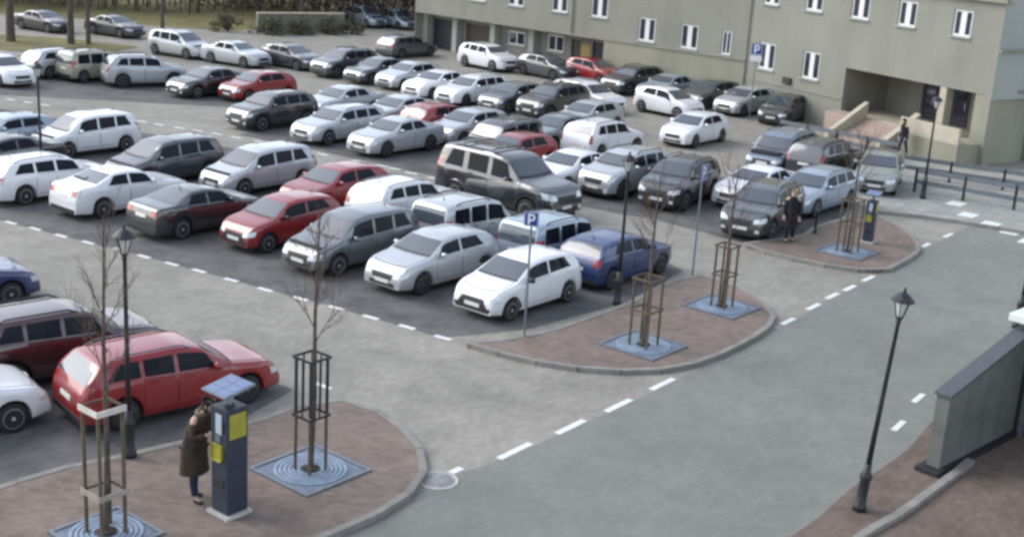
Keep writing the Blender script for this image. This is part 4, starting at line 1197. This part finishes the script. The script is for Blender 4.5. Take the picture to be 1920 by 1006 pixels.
# ------------------------------------------------------------------ the cars: kind, colour, x, y, heading, label
CARS = [
 ('hatch', 'white', -10.94, 22.73, 40, 'white hatchback nearest the camera, beside the tail of the shiny red estate car'),
 ('wagon', 'red', -6.96, 24.79, 40, 'shiny red estate car with roof rails, parked behind the pay machine'),
 ('suv', 'darkred', -9.76, 26.23, 40, 'dark maroon SUV on the far side of the shiny red estate car'),
 ('hatch', 'darkblue', -13.92, 30.2, 40, 'dark blue hatchback behind the maroon SUV, only its front half showing'),
 ('wagon', 'white', -15.7, 41.88, 51, 'white estate car with its tail to the dashes, outermost of the front row'),
 ('sedan', 'white', -12.89, 40.75, 51, 'white saloon with its tail out, between the white estate car and the black saloon'),
 ('sedan', 'black', -9.9, 38.89, 51, 'black saloon with its red tail light out, next to the bright red hatchback'),
 ('small', 'red', -7.1, 37.89, -129, 'bright red hatchback facing the dashed line between black saloon and dark grey minivan'),
 ('mpv', 'grey', -4.71, 36.12, -129, 'dark grey minivan facing out between the bright red hatchback and the silver hatchback'),
 ('hatch', 'silver', -2.23, 34.77, -129, 'silver hatchback facing out between dark grey minivan and small white hatchback'),
 ('small', 'white', 0.2, 32.96, -129, 'small white hatchback with a wide black grille at the corner of the middle island'),
 ('hatch', 'blue', 3.05, 36.41, 51, 'deep blue hatchback tail out beside the small white hatchback with black grille'),
 ('sedan', 'black', -18.43, 44.62, -129, 'black saloon nosed in behind the outermost white estate car of the front row'),
 ('hatch', 'silverblue', -19.83, 48.64, -129, 'pale blue hatchback behind the black saloon, beside the white minivan and lamp post'),
 ('mpv', 'white', -16.94, 49.11, -129, 'white minivan beside the lamp post in the left rows, nose towards the front row'),
 ('mpv', 'dark', -12.75, 45.22, -129, 'dark minivan between the white minivan and the silver minivan, backing on the aisle'),
 ('mpv', 'silver', -9.26, 44.83, -129, 'silver minivan backing on the aisle between the dark minivan and the red hatchback'),
 ('hatch', 'red', -6.2, 42.72, -129, 'faded red hatchback behind the bright red one, its back to the aisle'),
 ('wagon', 'white', -3.64, 41.71, 51, 'white estate car nose in behind the dark grey minivan, next to the white van'),
 ('van', 'silver', -1.45, 38.95, 51, "silver minivan behind the silver hatchback, nearest the big gunmetal SUV's rear wheel"),
 ('van', 'silverblue', 1.25, 37.4, 51, "pale blue minivan behind the small white hatchback, at the big gunmetal SUV's nose"),
 ('big', 'gunmetal', -0.32, 44.0, -40, 'big gunmetal SUV with roof rails driving across the aisle behind the vans'),
 ('suv', 'black', -11.19, 57.13, -129, 'black SUV facing the camera at the outer end of the middle row'),
 ('wagon', 'silver', -7.82, 54.92, -129, 'silver estate car between the black SUV and the silver saloon of the middle row'),
 ('sedan', 'silver', -5.19, 53.07, -129, 'silver saloon facing the aisle, third from the outer end of the middle row'),
 ('sedan', 'silver', -8.58, 60.94, -129, 'silver saloon behind the silver estate car, backing on to the middle row'),
 ('sedan', 'silver', -5.67, 59.46, -129, "silver saloon behind the middle row's silver saloon, next to the small dull red car"),
 ('hatch', 'red', -3.66, 57.7, 51, 'dull red hatchback half hidden between silver cars of the middle row'),
 ('hatch', 'silver', -2.29, 56.32, -129, 'silver hatchback behind the dull red hatchback of the middle row'),
 ('van', 'black', -0.8, 53.12, -129, 'black boxy van just behind the red hatchback near the big gunmetal SUV'),
 ('sedan', 'grey', 1.68, 56.5, -129, 'grey saloon behind the black boxy van, mostly hidden'),
 ('hatch', 'red', -0.2, 50.93, -129, 'red hatchback with pale roof glare directly behind the big gunmetal SUV'),
 ('sedan', 'white', 2.08, 48.56, -129, 'white saloon facing out beside the bonnet of the big gunmetal SUV'),
 ('suv', 'dark', -10.42, 74.41, -129, 'dark SUV facing the camera at the near end of the back row by the garages'),
 ('sedan', 'dark', -8.21, 72.82, -129, 'dark saloon with pale bonnet glare next to the dark SUV of the back row'),
 ('wagon', 'dark', -7.8, 85.13, 51, 'dark estate car parked right before the garage doors'),
 ('sedan', 'white', -4.54, 68.89, -129, 'white saloon with clear windows facing the camera in the middle of the back row'),
 ('wagon', 'white', -2.63, 67.32, -129, 'white estate car close behind the white saloon of the back row'),
 ('suv', 'white', -2.3, 81.28, -45, 'white SUV standing sideways before the brown garage door'),
 ('hatch', 'dark', 1.44, 78.96, -45, 'dark hatchback sideways behind the white SUV at the building'),
 ('small', 'red', 4.25, 78.2, -45, 'small red hatchback at the building where the plinth wall begins'),
 ('suv', 'black', 6.35, 74.69, -133, 'black SUV facing out beside the small red hatchback at the building'),
 ('sedan', 'silverblue', 8.25, 72.91, -133, 'blue grey saloon facing out next to the black SUV at the building wall'),
 ('hatch', 'dark', 10.41, 71.25, -133, 'dark hatchback facing out between the blue grey saloon and silver hatchback at the building'),
 ('hatch', 'silver', 12.06, 69.42, -133, 'silver hatchback facing out under the blue and white sign'),
 ('small', 'black', 13.71, 67.22, -120, 'small black hatchback at the end of the row along the building wall'),
 ('small', 'white', 7.73, 67.23, -45, 'small white hatchback sideways, half hidden by the bright white hatchback in the lane'),
 ('hatch', 'white', 8.11, 59.38, -127, 'bright white hatchback standing alone in the lane before the building row'),
 ('wagon', 'white', 3.43, 67.52, -45, 'white estate car sideways behind the centre cars, below the small red hatchback'),
 ('hatch', 'silver', 3.19, 60.87, -129, 'pale silver hatchback in the centre cluster, before the sideways white estate car'),
 ('suv', 'white', 3.64, 54.96, 51, 'white SUV seen from behind with dark rear window, in the centre cluster'),
 ('suv', 'black', 1.59, 64.8, -129, 'black SUV in shadow beside the sideways white estate car'),
 ('suv', 'silver', 4.09, 47.98, -129, 'silver SUV facing out, first beyond the white saloon by the gunmetal SUV'),
 ('suv', 'black', 6.03, 46.76, -120, 'black SUV facing the far island between silver SUV and white saloon'),
 ('sedan', 'white', 9.1, 47.54, -129, 'white saloon facing out behind the dark grey SUV of the far row'),
 ('suv', 'gunmetal', 8.54, 43.25, -120, 'dark grey SUV facing the camera at the far island, next to the person in black'),
 ('wagon', 'silverblue', 11.15, 47.04, -129, 'pale blue estate car on the far side of the dark grey SUV at the island'),
 ('van', 'greyblue', 11.31, 54.75, -125, 'grey blue van backing on the far row, before the railing'),
 ('suv', 'black', 13.04, 53.64, 51, 'black SUV seen from its tail between the grey blue van and the grey green hatchback'),
 ('hatch', 'greygreen', 14.8, 51.76, -110, 'grey green hatchback facing out at the road end of the far row'),
 ('wagon', 'white', -26.45, 64.49, -39, 'long white estate car sideways at the outer end of the far left row'),
 ('wagon', 'silver', -24.43, 68.05, 51, 'silver estate car seen from behind between the long white estate car and the beige van'),
 ('van', 'beige', -22.54, 67.39, 51, 'beige boxy van seen from behind with a dark rear window, far left row'),
 ('suv', 'silver', -19.67, 66.44, 30, 'silver SUV seen at an angle from behind, next to the beige van'),
 ('sedan', 'black', -15.89, 64.71, -129, 'black saloon facing the aisle between the silver SUV and the dusty red hatchback'),
 ('hatch', 'red', -13.38, 64.42, -129, 'dusty red hatchback facing the aisle at the inner end of the far left row'),
 ('sedan', 'black', -32.55, 87.02, -30, 'black saloon on the grass edge, outermost of the farthest row'),
 ('sedan', 'black', -27.57, 86.56, -30, 'black saloon on the grass edge, second of the farthest row, between tree trunks'),
 ('mpv', 'silver', -20.99, 78.32, -30, 'silver minivan in the farthest row by the slender tree'),
 ('sedan', 'silver', -17.1, 76.16, -30, 'silver saloon in the farthest row between the silver minivan and the dark hatchback'),
 ('hatch', 'dark', -13.85, 76.43, -35, 'dark hatchback at the inner end of the farthest row'),
 ('mpv', 'silverblue', -12.86, 102.54, -45, 'pale blue minivan beyond the corner of the building by the stone wall'),
 ('van', 'silverblue', -10.33, 102.68, -45, "tall pale blue van beside the building's end wall"),
 ('hatch', 'grey', -0.5, 66.0, -129, 'grey hatchback facing out between the white estate car and the shadowed black SUV, back row'),
 ('hatch', 'silver', -6.35, 71.3, -129, 'silver hatchback facing the camera between the dark saloon and white saloon of the back row'),
]
for c in CARS: place_car(*c)

# ------------------------------------------------------------------ people
def skin_mesh(name, verts, edges, rads, sub=2, root=0):
    me = bpy.data.meshes.new(name)
    me.from_pydata([tuple(v) for v in verts], edges, [])
    o = bpy.data.objects.new(name, me); link(o)
    o.modifiers.new("s", 'SKIN').use_smooth_shade = True
    sl_ = me.skin_vertices[0].data
    for i, r in enumerate(rads):
        sl_[i].radius = r if hasattr(r, '__len__') else (r, r)
        sl_[i].use_root = (i == root)
    sb = o.modifiers.new("b", 'SUBSURF'); sb.levels = sub; sb.render_levels = sub
    dg = bpy.context.evaluated_depsgraph_get()
    out = bpy.data.meshes.new_from_object(o.evaluated_get(dg))
    bpy.data.objects.remove(o); bpy.data.meshes.remove(me)
    out.name = name
    out.polygons.foreach_set("use_smooth", [True] * len(out.polygons))
    out.materials.clear()
    return out

class Fig:
    def __init__(self): self.v, self.e, self.r, self.n = [], [], [], {}
    def p(self, key, co, r, to=None):
        self.v.append(Vector(co)); self.r.append(r); i = len(self.v) - 1; self.n[key] = i
        if to is not None: self.e.append((self.n[to], i))
        return self

def person(x, y, z0, deg, label, H=1.75, arms=None, stride=0.06, coat="long", coatm="coat_brown", legm="denim", hairm="hair_dark", hairlen=.08, bend=.10, collar=False, bulk=1.0):
    """faces +y locally; arms: two (elbow, wrist) targets in units of height"""
    t = thing("person", (x, y, z0), label, "person", None, R(deg - 90))
    S = H
    def P(a, b, c): return Vector((a * S, b * S, c * S))
    hip, kn, an = .50, .275, .045
    arms = arms or {1: ((.135, -.01, .62), (.14, .07, .49)), -1: ((-.135, -.01, .62), (-.14, .06, .49))}
    sh_z, nk, hd = .815, .865, .935
    b1 = bend
    f = Fig()
    f.p('pel', P(0, 0, .53), (.085 * S, .062 * S))
    f.p('wai', P(0, .10 * b1, .63), (.072 * S, .052 * S), 'pel').p('che', P(0, .45 * b1, .74), (.085 * S, .058 * S), 'wai')
    f.p('upc', P(0, .75 * b1, .80), (.070 * S, .045 * S), 'che').p('nek', P(0, 1.0 * b1, nk - .01), (.030 * S, .032 * S), 'upc')
    f.p('jaw', P(0, 1.25 * b1 + .012, .895), (.036 * S, .043 * S), 'nek').p('cra', P(0, 1.35 * b1 + .008, .935), (.042 * S, .052 * S), 'jaw').p('top', P(0, 1.4 * b1 - .002, .972), (.032 * S, .040 * S), 'cra')
    for s in (1, -1):
        f.p(('hip', s), P(.045 * s, 0, hip), (.052 * S, .055 * S), 'pel').p(('kne', s), P(.052 * s, stride * s * .6 + .01, kn), (.034 * S, .036 * S), ('hip', s))
        f.p(('cal', s), P(.054 * s, stride * s * .8 - .008, .19), (.031 * S, .034 * S), ('kne', s)).p(('ank', s), P(.055 * s, stride * s, an), (.021 * S, .023 * S), ('cal', s))
        f.p(('toe', s), P(.065 * s, stride * s + .075, .018), (.020 * S, .014 * S), ('ank', s))
        el, wr = P(*arms[s][0]), P(*arms[s][1])
        f.p(('sho', s), P(.105 * s, .72 * b1, sh_z), (.036 * S, .036 * S), 'upc').p(('elb', s), el, (.025 * S, .025 * S), ('sho', s))
        f.p(('wri', s), wr, (.016 * S, .014 * S), ('elb', s))
        d = (wr - el).normalized()
        side = d.cross(Vector((0, 0, 1)))
        side = side.normalized() if side.length > .2 else Vector((1, 0, 0))
        nrm = side.cross(d)
        f.p(('pal', s), wr + d * .035 * S, (.019 * S, .011 * S), ('wri', s))
        for q, (off, ln) in enumerate(((-.016, .040), (-.0055, .046), (.0055, .043), (.016, .034))):
            a = wr + d * .052 * S + side * off * S
            f.p(('f', s, q, 0), a, .0052 * S, ('pal', s)).p(('f', s, q, 1), a + d * ln * .5 * S + nrm * .004 * S, .0046 * S, ('f', s, q, 0)).p(('f', s, q, 2), a + d * ln * .85 * S + nrm * .015 * S, .0038 * S, ('f', s, q, 1))
        a = wr + d * .022 * S - side * .020 * S * s
        f.p(('th', s, 0), a, .0065 * S, ('pal', s)).p(('th', s, 1), a + d * .022 * S - side * .010 * S * s, .0052 * S, ('th', s, 0))
    body = mesh_obj("body", skin_mesh("body", f.v, f.e, f.r, 2), M["skin"], t)
    # face: nose, ears, eyes on the head
    hc = f.v[f.n['cra']]
    mb = MB()
    mb.lathe([(.001, .055 * S), (.004 * S, .050 * S), (.008 * S, .043 * S), (.006 * S, .040 * S)], 6, (0, 0, 0))
    nose = MB().add([hc + Vector((x_, y_, z_)) * S for x_, y_, z_ in ((0, .048, .008), (-.008, .046, -.022), (.008, .046, -.022), (0, .064, -.019), (0, .048, -.028))], [(0, 1, 3), (0, 3, 2), (1, 4, 3), (2, 3, 4), (0, 2, 4, 1)], True)
    nose.build("nose", M["skin"], body)
    for s in (1, -1):
        MB().lathe([(.002 * S, -.006 * S), (.0065 * S, 0), (.002 * S, .006 * S)], 8, tuple(hc + Vector((.017 * s, .046, .004)) * S)).build("eye", M["black_plastic"], body)
        MB().lathe([(.003 * S, -.016 * S), (.010 * S, 0), (.008 * S, .012 * S), (.002 * S, .017 * S)], 8, tuple(hc + Vector((.043 * s, -.002, -.006)) * S)).build("ear", M["skin"], body)
    # hair
    g = Fig()
    g.p('a', hc + Vector((0, -.012, .008)) * S, (.049 * S, .049 * S)).p('b', hc + Vector((0, -.008, .036)) * S, (.042 * S, .047 * S), 'a')
    g.p('c', hc + Vector((0, -.030, -.030)) * S, (.043 * S, .030 * S), 'a').p('d', hc + Vector((0, -.036, -.035 - hairlen)) * S, (.036 * S, .020 * S), 'c')
    mesh_obj("hair", skin_mesh("hair", g.v, g.e, g.r, 2), M[hairm], t)
    # trousers
    g = Fig(); g.p('pel', P(0, 0, .52), (.092 * S, .068 * S))
    for s in (1, -1):
        g.p(('h', s), P(.046 * s, 0, .485), (.058 * S, .060 * S), 'pel').p(('k', s), P(.052 * s, stride * s * .6 + .008, kn), (.041 * S, .044 * S), ('h', s)).p(('c', s), P(.054 * s, stride * s * .8 - .006, .18), (.038 * S, .040 * S), ('k', s)).p(('a', s), P(.055 * s, stride * s, .052), (.031 * S, .034 * S), ('c', s))
    mesh_obj("trousers", skin_mesh("trousers", g.v, g.e, g.r, 2), M[legm], t)
    for s in (1, -1):
        g = Fig(); g.p('h', P(.055 * s, stride * s - .018, .026), (.027 * S, .025 * S)).p('m', P(.058 * s, stride * s + .030, .024), (.027 * S, .022 * S), 'h').p('t', P(.062 * s, stride * s + .088, .018), (.024 * S, .016 * S), 'm')
        mesh_obj("shoe", skin_mesh("shoe", g.v, g.e, g.r, 2), M["shoe"], t)
    # coat or jacket, sleeves included
    st = [(.27, .120, .098), (.36, .117, .096), (.45, .112, .092), (.53, .106, .086), (.61, .098, .080), (.69, .104, .082), (.76, .110, .080), (.81, .100, .068), (.84, .070, .055), (.868, .046, .046)]
    if coat != "long": st = [(.44, .102, .082), (.49, .105, .084)] + st[3:]
    rn = random.Random(int(H * 100)); ph = [rn.uniform(0, 6.3) for _ in range(4)]
    vs, n = [], 22
    for i, (zf, rx, ry) in enumerate(st):
        q = max(0, (zf - .5) / .36); yo = b1 * q ** 1.6
        for k_ in range(n):
            a = 2 * math.pi * k_ / n
            fold = 1 + (.05 * (1 - i / len(st))) * math.sin(5 * a + ph[0]) + .025 * math.sin(9 * a + ph[1] + i)
            vs.append(P(rx * math.cos(a) * fold * bulk ** .6, yo + ry * math.sin(a) * fold * bulk ** .6, zf))
    fs = [(i * n + k_, i * n + (k_ + 1) % n, (i + 1) * n + (k_ + 1) % n, (i + 1) * n + k_) for i in range(len(st) - 1) for k_ in range(n)]
    cm = MB().add(vs, fs, True).add(vs[:n], [tuple(range(n))[::-1]]).build("coat" if coat == "long" else "jacket", M[coatm], t)
    for s in (1, -1):
        el, wr = P(*arms[s][0]), P(*arms[s][1])
        g = Fig(); g.p('s', P(.092 * s, .72 * b1, sh_z - .012), (.050 * S, .052 * S)).p('u', P(.092 * s, .72 * b1, sh_z - .012).lerp(el, .5), (.044 * S, .044 * S), 's').p('e', el, (.040 * S, .040 * S), 'u').p('w', el.lerp(wr, .95), (.030 * S, .030 * S), 'e')
        mesh_obj("sleeve", skin_mesh("sleeve", g.v, g.e, g.r, 2), M[coatm], cm)
    if collar:
        g = Fig(); n = 10
        for i in range(n):
            a = R(130) + R(280) * i / (n - 1)
            g.p(i, P(.068 * math.cos(a + R(50)), 1.0 * b1 - .012 + .052 * math.sin(a + R(50)), .862), .024 * S, i - 1 if i else None)
        mesh_obj("collar", skin_mesh("collar", g.v, g.e, g.r, 1), M["fur_collar"], t)
    return t

person(-5.33, 20.42, .105, -25, "person in a long dark brown coat with fur collar using the pay machine", 1.97,
       arms={1: ((.150, .10, .655), (.085, .215, .70)), -1: ((-.150, .10, .645), (-.075, .205, .665))}, coat="long", collar=True, bulk=1.32, hairlen=.05, bend=.12, stride=.05)
person(9.14, 41.35, .105, -100, "person in black clothes standing on the far island by the grey SUV", 1.80, coat="long", coatm="cloth_black", legm="cloth_black", hairm="hair_fair", hairlen=.03, bend=.04)
person(17.9, 59.4, .01, 200, "person in dark clothes walking before the entrance terrace wall", 1.74, coat="short", coatm="cloth_black", legm="denim", stride=.10, bend=.05)
